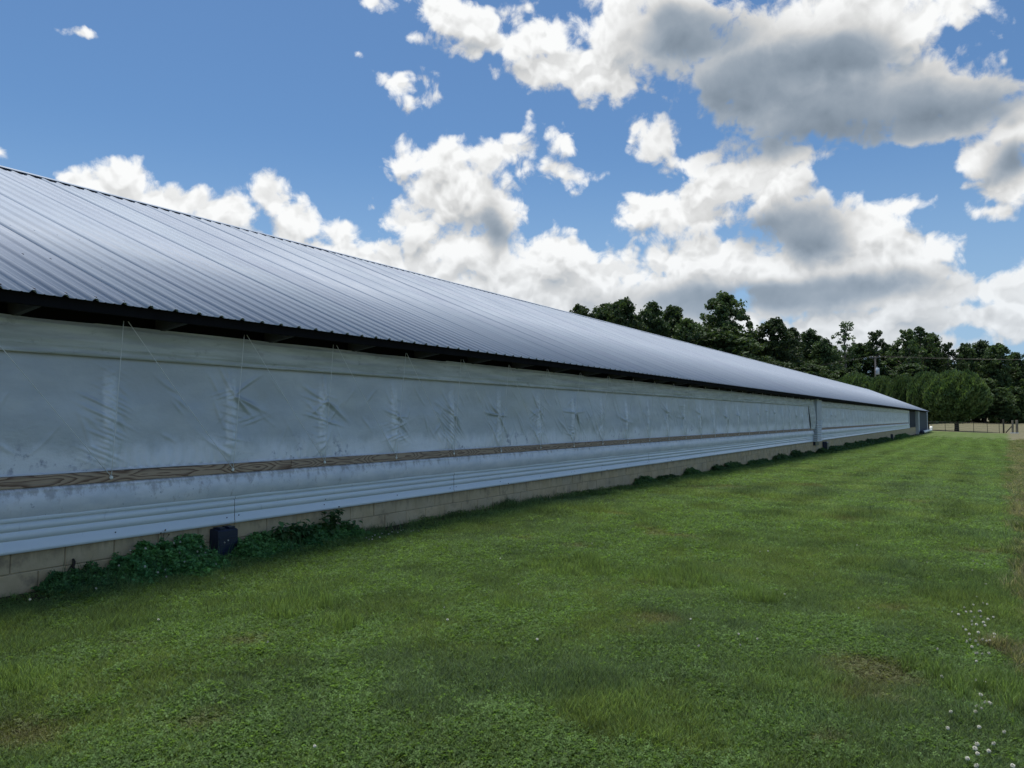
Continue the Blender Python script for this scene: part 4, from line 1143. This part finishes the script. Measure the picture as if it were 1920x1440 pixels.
# further clumps along the wall
far_cl = [(1185, 1215, 0.14), (1225, 1262, 0.10), (1278, 1300, 0.20), (1330, 1352, 0.18), (1352, 1385, 0.22), (1395, 1440, 0.16), (1444, 1478, 0.24), (1478, 1500, 0.34), (1500, 1522, 0.20)]
for i, (a, b_, h_) in enumerate(far_cl):
    lab = ['small weed tuft at the wall foot where the bare soil ends', 'thin weed strip right of the first small tuft by the wall', 'dark weed mound on the wall foot below the middle of the curtain',
           'dark weed mound second along the middle of the wall foot', 'taller weed mound adjoining it in the middle of the wall foot', 'long low weeds between the middle mounds and the column',
           'weed mound approaching the louvred column', 'tallest weed mound short of the louvred column', 'weed strip running to the foot of the louvred column'][i]
    y0_, y1_ = ya(a, 880), ya(b_, 870)
    clover_mound(y0_, y1_, 0.30, h_*0.6+0.02, int(900+700*(y1_-y0_)), 200+i, 0.034, mat='weed', name='weed_clump', label=lab, group='weed clumps further along the wall', cat='weeds')
more = [(1528, 1540, .26), (1548, 1562, .30), (1562, 1578, .3), (1578, 1598, .38), (1598, 1618, .40), (1618, 1640, .42), (1640, 1664, .38), (1674, 1700, .45)]
for i, (a, b_, h_) in enumerate(more):
    lab = ['weed tuft just past the louvred column', 'weeds immediately right of the second bait box', 'low weed strip two clumps beyond the louvred column', 'thick weed mound below the second curtain, nearer end',
           'thick weed mound below the middle of the second curtain', 'weed mound below the far half of the second curtain', 'weed mound just short of the farthest bait box', 'weeds at the far end of the wall beside the dark inlet'][i]
    y0_, y1_ = ya(a, 820), ya(b_, 815)
    clover_mound(y0_, y1_, 0.6, h_*0.55, int(900+230*(y1_-y0_)), 300+i, 0.075, mat='weed', name='weed_clump', label=lab, group='weed clumps further along the wall', cat='weeds')
# dead weed stalk against the wall
t = empty('dead_weed', (-D+0.06, ya(297, 1035), gz(-D, 3.9))); tag(t, 'dry brown weed stalk standing against the blocks above the clover', 'weed')
mb = MB(); q = random.Random(8)
for k in range(9):
    z = 0.12+0.022*k; a = q.uniform(-1, 1); mb.tube([(0, 0, z-.02), (0.01, 0.05*a, z+0.04)], 0.0015, 3, False)
    mb.add([(0.01, 0.05*a-.008, z+.035), (0.012, 0.05*a+.008, z+.04), (0.015, 0.05*a+.004, z+.055), (0.015, 0.05*a-.01, z+.05)], [(0,1,2,3)])
kid(t, 'twigs', mb, M['dead'])
mb = MB(); mb.tube([(0, 0, 0), (0.005, 0.01, 0.18), (0, 0.0, 0.34)], [0.003, 0.002, 0.001], 4); kid(t, 'stalk', mb, M['dead'])

for i, (pa, pb) in enumerate([(70, 180), (200, 290), (300, 385), (430, 520), (640, 760), (800, 950)]):
    y0_, y1_ = ya(pa), ya(pb); q = random.Random(400+i); base = Vector((-D+0.2, (y0_+y1_)/2, gz(-D+0.2, (y0_+y1_)/2)))
    t = empty('grass_stalks', tuple(base)); tag(t, ['sparse grass stalks in the low leftmost clover', 'grass stalks rising from the left half of the dark clover clump', 'grass stalks in the dark clover clump left of the bait box',
        'grass stalks among the clover right of the bait box', 'thin grass stalks beside the last broad-leaved weed', 'thin grass stalks along the bare soil strip'][i], 'grass')
    mb = MB()
    for k in range(70):
        x = q.uniform(0.03, 0.55)-0.2; y = q.uniform(y0_, y1_)-base.y; g = gz(x-D+0.2, y+base.y)-base.z; h_ = q.uniform(0.08, 0.27)*(1 if i < 4 else 0.55)
        lx, ly = q.uniform(-.3, .5)*h_, q.uniform(-.5, .5)*h_; w_ = q.uniform(0.0018, 0.0035)
        mb.add([(x, y-w_, g), (x, y+w_, g), (x+lx*.4, y+ly*.4+w_*.8, g+h_*.6), (x+lx*.4, y+ly*.4-w_*.8, g+h_*.6), (x+lx, y+ly, g+h_)], [(0,1,2,3), (3,2,4)])
    kid(t, 'stalks', mb, M['weed'])['kind'] = 'stuff'

# ------------------------------------------------------------------ clover flowers
def flower_meshes():
    mb = MB(); q = random.Random(5)
    n = 46
    for k in range(n):
        z = 1-2*(k+0.5)/n; a = k*2.399; r_ = math.sqrt(1-z*z); d = Vector((r_*math.cos(a), r_*math.sin(a), z*0.9))
        s = d.cross(Vector((0.3, 0.2, 1))).normalized()*0.0034; R0 = 0.0045; R1 = 0.0125*q.uniform(0.85, 1.1)
        u_ = d.cross(s).normalized()*0.0022
        mb.add([d*R0-s, d*R0+s, d*R1+s*0.5+u_, d*R1-s*0.5+u_, d*R0-u_*1.3], [(0,1,2,3),(4,3,2)])
    head = mb.mesh('flower_head', M['petal'])
    mb = MB(); mb.tube([(0, 0, -0.065), (0.003, 0.002, -0.03), (0, 0, -0.004)], 0.0013, 4, False)
    return head, mb.mesh('stem', M['stem'])
fh, fs_ = flower_meshes()   # head, stem
def on_ground(px, py):
    d = ray(px, py); t_ = 1.5/max(-d.z, 1e-3)
    for _ in range(12):
        x, y = d.x*t_, d.y*t_; t_ = (CAM_Z-gz(x, y)-0.05)/max(-d.z, 1e-3)
    return d.x*t_, d.y*t_
def flower(px, py, label, group, s=1.0, world_pt=None):
    if world_pt is None:
        x, y = on_ground(px, py); z = gz(x, y)+0.055
    else: x, y, z = world_pt
    t = empty('clover_flower', (x, y, z), random.uniform(0, 6)); s *= 0.70; t.scale = (s, s, s)
    tag(t, label, 'flower', group)
    for nm, me_ in (('flower_head', fh), ('stem', fs_)):
        o = bpy.data.objects.new(nm, me_); C.objects.link(o); o.parent = t
c1 = [(1809,1140),(1812,1148),(1820,1148),(1832,1120),(1825,1135),(1838,1147),(1836,1147),(1827,1158),(1840,1157),(1843,1132),(1852,1134),(1822,1166),(1823,1172),(1830,1172),
      (1845,1168),(1847,1174),(1806,1176),(1812,1182),(1834,1187),(1818,1190),(1818,1200),(1829,1203),(1833,1210),(1843,1200),(1850,1203),(1856,1202),(1864,1190),(1864,1196),
      (1822,1214),(1829,1226),(1833,1226),(1841,1227),(1855,1226),(1786,1148),(1797,1153),(1862,1158),(1853,1162),(1830,1241),(1812,1204)]
def part_of(v, a, b_, names):
    return names[min(len(names)-1, max(0, int((v-a)/(b_-a)*len(names))))]
for a, b_ in c1: flower(a+random.uniform(-1, 1), b_, 'white clover flower, '+part_of(b_, 1120, 1241, ['topmost', 'upper', 'upper middle', 'lower middle', 'lowest'])+' rows, '+part_of(a, 1786, 1866, ['far left', 'left', 'centre', 'right'])+' of the dense right-hand group', 'clover flowers in the group by the right lawn edge', random.uniform(0.85, 1.15))
c2 = [(1830,1277),(1846,1280),(1766,1270),(1839,1304),(1847,1318),(1855,1319),(1858,1321),(1831,1326),(1840,1330),(1829,1336),(1783,1336),(1836,1365),(1883,1374),(1777,1367)]
for a, b_ in c2: flower(a, b_, 'white clover flower '+part_of(b_, 1270, 1375, ['above', 'level with the top of', 'level with the foot of', 'below'])+' the long grass tuft at right, '+part_of(a, 1766, 1884, ['far left', 'left', 'middle', 'right']), 'clover flowers by the long grass tuft', random.uniform(0.9, 1.15))
c3 = [(1832,1397),(1828,1405),(1833,1415),(1854,1410),(1863,1396),(1814,1424),(1831,1438),(1899,1438)]
for a, b_ in c3: flower(a, b_, 'large white clover flower in the bottom right corner, '+part_of(b_, 1395, 1440, ['upper', 'middle', 'lowest'])+' row, '+part_of(a, 1813, 1900, ['left', 'centre left', 'centre right', 'right']), 'clover flowers in the bottom right corner', random.uniform(1.0, 1.25))
c4 = [(1825,1053),(1832,1057),(1823,1070),(1846,1058),(1848,1096),(1836,1022),(1845,1040),(1861,995),(1847,968),(1845,983)]
for a, b_ in c4: flower(a, b_, 'small clover flower beside the dry hay strip, '+part_of(b_, 966, 1097, ['most distant', 'distant', 'middle distant', 'nearest'])+', '+part_of(a, 1822, 1862, ['left', 'middle', 'right']), 'distant clover flowers by the hay strip', random.uniform(0.8, 1.0))
c5 = [(297,1163),(590,1401),(1610,1141),(1295,1162),(1456,1107),(1738,1055),(938,1048),(839,1163),(972,1096),(833,1140),(1007,1200),(421,1085),(1607,1023),(1425,1035),(1440,1034),(1391,1108),(1471,1115),
      (1110,1020),(502,1205),(1385,1190),(1388,1210),(1420,1199),(1310,1212),(1758,1218)]
for a, b_ in c5: flower(a, b_, 'lone white clover flower in the '+part_of(b_, 1015, 1400, ['far', 'middle distant', 'middle', 'nearer', 'nearest'])+' lawn, '+part_of(a, 290, 1760, ['far left', 'left of centre', 'centre left', 'centre', 'centre right', 'right of centre', 'far right'])+' of the picture', 'scattered clover flowers in the open lawn', random.uniform(0.75, 1.0))
q = random.Random(12)
for a, b_, x_ in [(223,1060,.35),(272,1062,.40),(273,1028,.12),(296,1073,.45),(310,1068,.35),(312,1081,.5),(326,1018,.1),(338,1016,.1),(362,1018,.1),(337,1036,.22),(346,1053,.35),(370,1034,.22),(373,1042,.28),(379,1042,.28),
                  (385,1036,.24),(376,1025,.14),(405,1057,.42),(413,1066,.45),(428,1013,.14),(421,1017,.14),(511,1046,.4),(449,1063,.5),(244,1031,.08),(180,1103,.5),(56,1124,.62)]:
    p_ = on_x(a, b_, -D+x_+0.13)
    flower(0, 0, 'white clover flower '+part_of(b_, 1010, 1126, ['held high against the blocks', 'on the upper face', 'on the lower face', 'at the foot'])+' of the wall clump, '+part_of(a, 50, 512, ['far left', 'left end', 'left half', 'middle', 'right half', 'right end'])+' of it', 'clover flowers in the clump by the wall', q.uniform(0.9, 1.2), (p_.x, p_.y, p_.z))
for a, b_ in [(687,1009),(692,1012),(698,1007),(703,1004),(712,1008),(716,1001),(729,1002),(735,998),(746,999),(752,995),(756,994),(771,997),(775,995),(785,996),(698,1012)]:
    flower(a, b_, 'tiny clover flower before the bare soil strip, '+part_of(a, 686, 786, ['left end', 'left part', 'centre left', 'centre right', 'right part', 'right end'])+', '+part_of(b_, 993, 1013, ['far side', 'near side']), 'clover flowers in front of the bare soil', q.uniform(0.8, 1.0))

# ------------------------------------------------------------------ grass (instanced tufts)
def tuft(seed, n, rad, h0, h1, wdt, lean):
    r = random.Random(seed); V = []; Fa = []
    for k in range(n):
        a = r.uniform(0, 6.28); rr_ = rad*math.sqrt(r.random()); x, y = rr_*math.cos(a), rr_*math.sin(a)
        h = r.uniform(h0, h1); b_ = r.uniform(0, 6.28); l = lean*r.uniform(0.2, 1.2)*h
        dx_, dy_ = math.cos(b_)*l, math.sin(b_)*l; c_ = r.uniform(0, 6.28); wx, wy = math.cos(c_)*wdt, math.sin(c_)*wdt
        o = len(V)
        V += [(x-wx, y-wy, -0.01), (x+wx, y+wy, -0.01), (x+dx_*.35+wx*.8, y+dy_*.35+wy*.8, h*.6), (x+dx_*.35-wx*.8, y+dy_*.35-wy*.8, h*.6), (x+dx_, y+dy_, h)]
        Fa += [(o, o+1, o+2, o+3), (o+3, o+2, o+4)]
    me = bpy.data.meshes.new('grass_tuft'); me.from_pydata(V, [], Fa); me.materials.append(M['blade']); return me
def clover_tuft(seed, n, rad, h0, h1, size):
    r = np.random.default_rng(seed); a = r.random(n)*6.28; q_ = rad*np.sqrt(r.random(n))
    P = np.stack([np.cos(a)*q_, np.sin(a)*q_, h0+(h1-h0)*r.random(n)], 1)
    V, Fq = trifoliate(P, r, size, 0.45)
    return raw_mesh('clover_tuft', V, Fq, M['blade'])
tufts = [tuft(1, 44, 0.065, 0.020, 0.050, 0.0016, 0.7), tuft(2, 40, 0.065, 0.022, 0.058, 0.0016, 0.9), tuft(3, 36, 0.07, 0.015, 0.042, 0.0018, 1.2),
         clover_tuft(4, 42, 0.07, 0.010, 0.040, 0.0092), clover_tuft(5, 36, 0.07, 0.008, 0.034, 0.0105),
         tuft(6, 40, 0.05, 0.06, 0.15, 0.0022, 0.55), tuft(7, 36, 0.08, 0.03, 0.10, 0.0018, 1.1)]
tobj = []
for i, me_ in enumerate(tufts):
    tobj.append(bpy.data.objects.new('grass_tuft', me_))
ng = bpy.data.node_groups.new('scatter', 'GeometryNodeTree')
ng.interface.new_socket('Geometry', in_out='INPUT', socket_type='NodeSocketGeometry')
ng.interface.new_socket('Geometry', in_out='OUTPUT', socket_type='NodeSocketGeometry')
gi = ng.nodes.new('NodeGroupInput'); go = ng.nodes.new('NodeGroupOutput')
m2p = ng.nodes.new('GeometryNodeMeshToPoints'); ng.links.new(gi.outputs[0], m2p.inputs[0])
g2i = ng.nodes.new('GeometryNodeGeometryToInstance')
for o in reversed(tobj):
    oi = ng.nodes.new('GeometryNodeObjectInfo'); oi.inputs['Object'].default_value = o; oi.inputs['As Instance'].default_value = True
    ng.links.new(oi.outputs['Geometry'], g2i.inputs[0])
def nattr(name, typ):
    n = ng.nodes.new('GeometryNodeInputNamedAttribute'); n.data_type = typ; n.inputs[0].default_value = name; return n.outputs[0]
iop = ng.nodes.new('GeometryNodeInstanceOnPoints')
ng.links.new(m2p.outputs[0], iop.inputs['Points']); ng.links.new(g2i.outputs[0], iop.inputs['Instance'])
iop.inputs['Pick Instance'].default_value = True
ng.links.new(nattr('kind', 'INT'), iop.inputs['Instance Index'])
cmb = ng.nodes.new('ShaderNodeCombineXYZ'); ng.links.new(nattr('rz', 'FLOAT'), cmb.inputs[2])
ng.links.new(cmb.outputs[0], iop.inputs['Rotation']); ng.links.new(nattr('scl', 'FLOAT_VECTOR'), iop.inputs['Scale'])
ng.links.new(iop.outputs[0], go.inputs[0])
def scatter(name, X, Y, kind, scl, tint, label, cat):
    n = len(X); me = bpy.data.meshes.new(name); me.vertices.add(n)
    Zv = ground_z(X, Y)-0.003
    me.vertices.foreach_set('co', np.stack([X, Y, Zv], 1).astype(np.float32).ravel())
    a = me.attributes.new('kind', 'INT', 'POINT'); a.data.foreach_set('value', kind.astype(np.int32))
    a = me.attributes.new('rz', 'FLOAT', 'POINT'); a.data.foreach_set('value', (rng.random(n)*6.28).astype(np.float32))
    a = me.attributes.new('scl', 'FLOAT_VECTOR', 'POINT'); a.data.foreach_set('vector', scl.astype(np.float32).ravel())
    a = me.attributes.new('tint', 'FLOAT_COLOR', 'POINT'); a.data.foreach_set('color', np.concatenate([tint, np.ones((n, 1))], 1).astype(np.float32).ravel())
    o = link(name, me); md = o.modifiers.new('scatter', 'NODES'); md.node_group = ng
    tag(o, label, cat, kind='stuff'); return o
def sample(n, y0, y1, dens_fn):
    """points in front of the camera, denser where they show larger"""
    X = []; Y = []
    xs = rng.uniform(-D+0.05, 9, n); ys = rng.uniform(y0, y1, n)
    az_ = np.arctan2(xs, ys); ok = (az_ > -1.25) & (az_ < 0.22)
    xs, ys = xs[ok], ys[ok]; d = np.hypot(xs, ys)
    keep = (rng.random(len(xs)) < dens_fn(d)) & (d > 1.6)
    return xs[keep], ys[keep], d[keep]
def fall(d): return np.clip((6.0/np.maximum(d, 1))**1.35, 0, 1)
X, Y, d = sample(1100000, 0.3, 95, lambda d: fall(d)*0.92*sstep(95, 45, d))
Xn = rng.uniform(-D, 5, 70000); Yn = rng.uniform(0.6, 13, 70000); dn = np.hypot(Xn, Yn); azn = np.arctan2(Xn, Yn)
ok = (dn > 2.2) & (azn > -1.25) & (azn < 0.25) & (rng.random(len(Xn)) < np.clip((7.0/dn)**2, 0, 1))
X = np.concatenate([X, Xn[ok]]); Y = np.concatenate([Y, Yn[ok]]); d = np.concatenate([d, dn[ok]])
inlawn = (X + (fbm(X*2.2, Y*2.2, 3, 71)-0.5)*0.7) < edge_x(Y)
wall_d = X+D+(fbm(X*2.2, Y*2.2, 3, 72)-0.5)*0.5-0.28*sstep(6.0, 7.2, Y)*sstep(16, 13, Y)
inlawn &= ~((wall_d < 0.33) & (rng.random(len(X)) < 0.85))
LX, LY, Ld = X[inlawn], Y[inlawn], d[inlawn]
n = len(LX)
A1 = fbm(LX*0.55, LY*0.55, 4, 81); A2 = fbm(LX*0.9+40, LY*0.9, 3, 82); A3 = fbm(LX*1.6, LY*1.6+9, 3, 83); A4 = fbm(LX*3.5, LY*3.5, 2, 84)
clov = sstep(0.48, 0.56, A1+0.25*(A4-0.5)+0.03*np.clip(1-Ld/12, 0, 1))
kind = np.where(rng.random(n) < 0.08+clov*0.58, 3+(rng.random(n) < 0.5), rng.integers(0, 3, n))
dryp = 0.6*sstep(0.66, 0.76, A2*0.6+A3*0.45)
bare = [(on_ground(1640,1250), 0.30), (on_ground(1545,1375), 0.15), (on_ground(460,1190), 0.18), (on_ground(50,1355), 0.22), (on_ground(1230,1150), 0.20)]
for (bx, by), br in bare:
    rr_ = np.hypot(LX-bx, (LY-by))/br+(A4-0.5)*1.2
    dryp = np.maximum(dryp, 0.8*(1-sstep(0.2, 1.2, rr_)))
lush = sstep(0.60, 0.68, fbm(LX*1.1+7, LY*1.1, 3, 86))
g0 = np.array([0.150, 0.214, 0.094]); g1 = np.array([0.192, 0.255, 0.098]); gb = np.array([0.140, 0.200, 0.115]); cv = np.array([0.134, 0.216, 0.072]); dr_ = np.array([0.22, 0.18, 0.105])
t1 = sstep(0.35, 0.65, fbm(LX*1.3, LY*1.3, 3, 87))[:, None]
tint = g0*(1-t1)+g1*t1
t2 = sstep(0.5, 0.65, fbm(LX*0.7+3, LY*0.7, 3, 88))[:, None]; tint = tint*(1-t2*0.8)+gb*t2*0.8
farc = sstep(12, 60, Ld)[:, None]; tint = tint*(1-farc*0.6)+np.array([0.195, 0.275, 0.105])*farc*0.6
stripe = np.sin(2*math.pi*(LX+0.25*fbm(LX*0.3, LY*0.1, 2, 91))/1.15)[:, None]; tint = tint*(1+0.20*stripe*sstep(4, 14, Ld)[:, None])
cm = (kind >= 3)[:, None]; tint = np.where(cm, cv*(0.75+0.5*rng.random((n, 1))), tint*(0.7+0.6*rng.random((n, 1))))
dm = (dryp*(0.55+0.4*rng.random(n)))[:, None]; tint = tint*(1-dm)+dr_*dm*(0.7+0.5*rng.random((n, 1)))
far_s = np.clip(Ld/7.0, 1, 3.0)
hs = (0.8+0.5*rng.random(n))*(1+0.45*lush*(kind < 3))*(1-0.45*dryp)
scl = np.stack([far_s*1.05, far_s*1.05, hs*np.clip(far_s, 1, 1.5)], 1)
keep = rng.random(n) > dryp*0.55
longg = np.zeros(n, bool)
for (px_, py_), br in [((1850,1285), 0.28), ((1700,1240), 0.14), ((560,1135), 0.22), ((640,1160), 0.15), ((30,1275), 0.2), ((960,1130), 0.10), ((1420,1115), 0.2), ((1080,1060), 0.4), ((1280,1080), 0.4)]:
    bx, by = on_ground(px_, py_)
    longg |= (np.hypot(LX-bx, LY-by) < br*(0.5+1.0*A4)) & (rng.random(n) < 0.35)
kind = np.where(longg & (Ld < 14), 5+(rng.random(n) < 0.6), kind); tint[longg] = (g1*0.95+np.array([0.0, 0.012, 0.004]))*(0.75+0.5*rng.random((longg.sum(), 1)))
scl[longg] *= 0.8
scatter('lawn_grass', LX[keep], LY[keep], kind[keep], scl[keep], tint[keep], 'short mown lawn of grass and clover with brown patches', 'grass')
# dry hay strip
HX, HY, Hd = X[~inlawn & (X > 0)], Y[~inlawn & (X > 0)], d[~inlawn & (X > 0)]
n = len(HX); hk = rng.choice([0, 2, 6, 6, 5], n); gr = (rng.random(n) < 0.5)[:, None]
ht = np.where(gr, np.array([0.15, 0.19, 0.09]), np.array([0.30, 0.275, 0.18]))*(0.65+0.6*rng.random((n, 1)))
hs = np.clip(Hd/7.0, 1, 3.0); hscl = np.stack([hs, hs, (0.6+0.4*rng.random(n))*np.clip(hs, 1, 1.4)], 1)
scatter('hay_stubble', HX, HY, hk, hscl, ht, 'dry tan hay stubble along the right edge of the lawn', 'dry grass')
print('lawn tufts', len(LX), 'hay', len(HX), 'blocks', cnt, 'Y_COL', Y_COL, Y_CEND, Y_END, Y_ROOF_END)
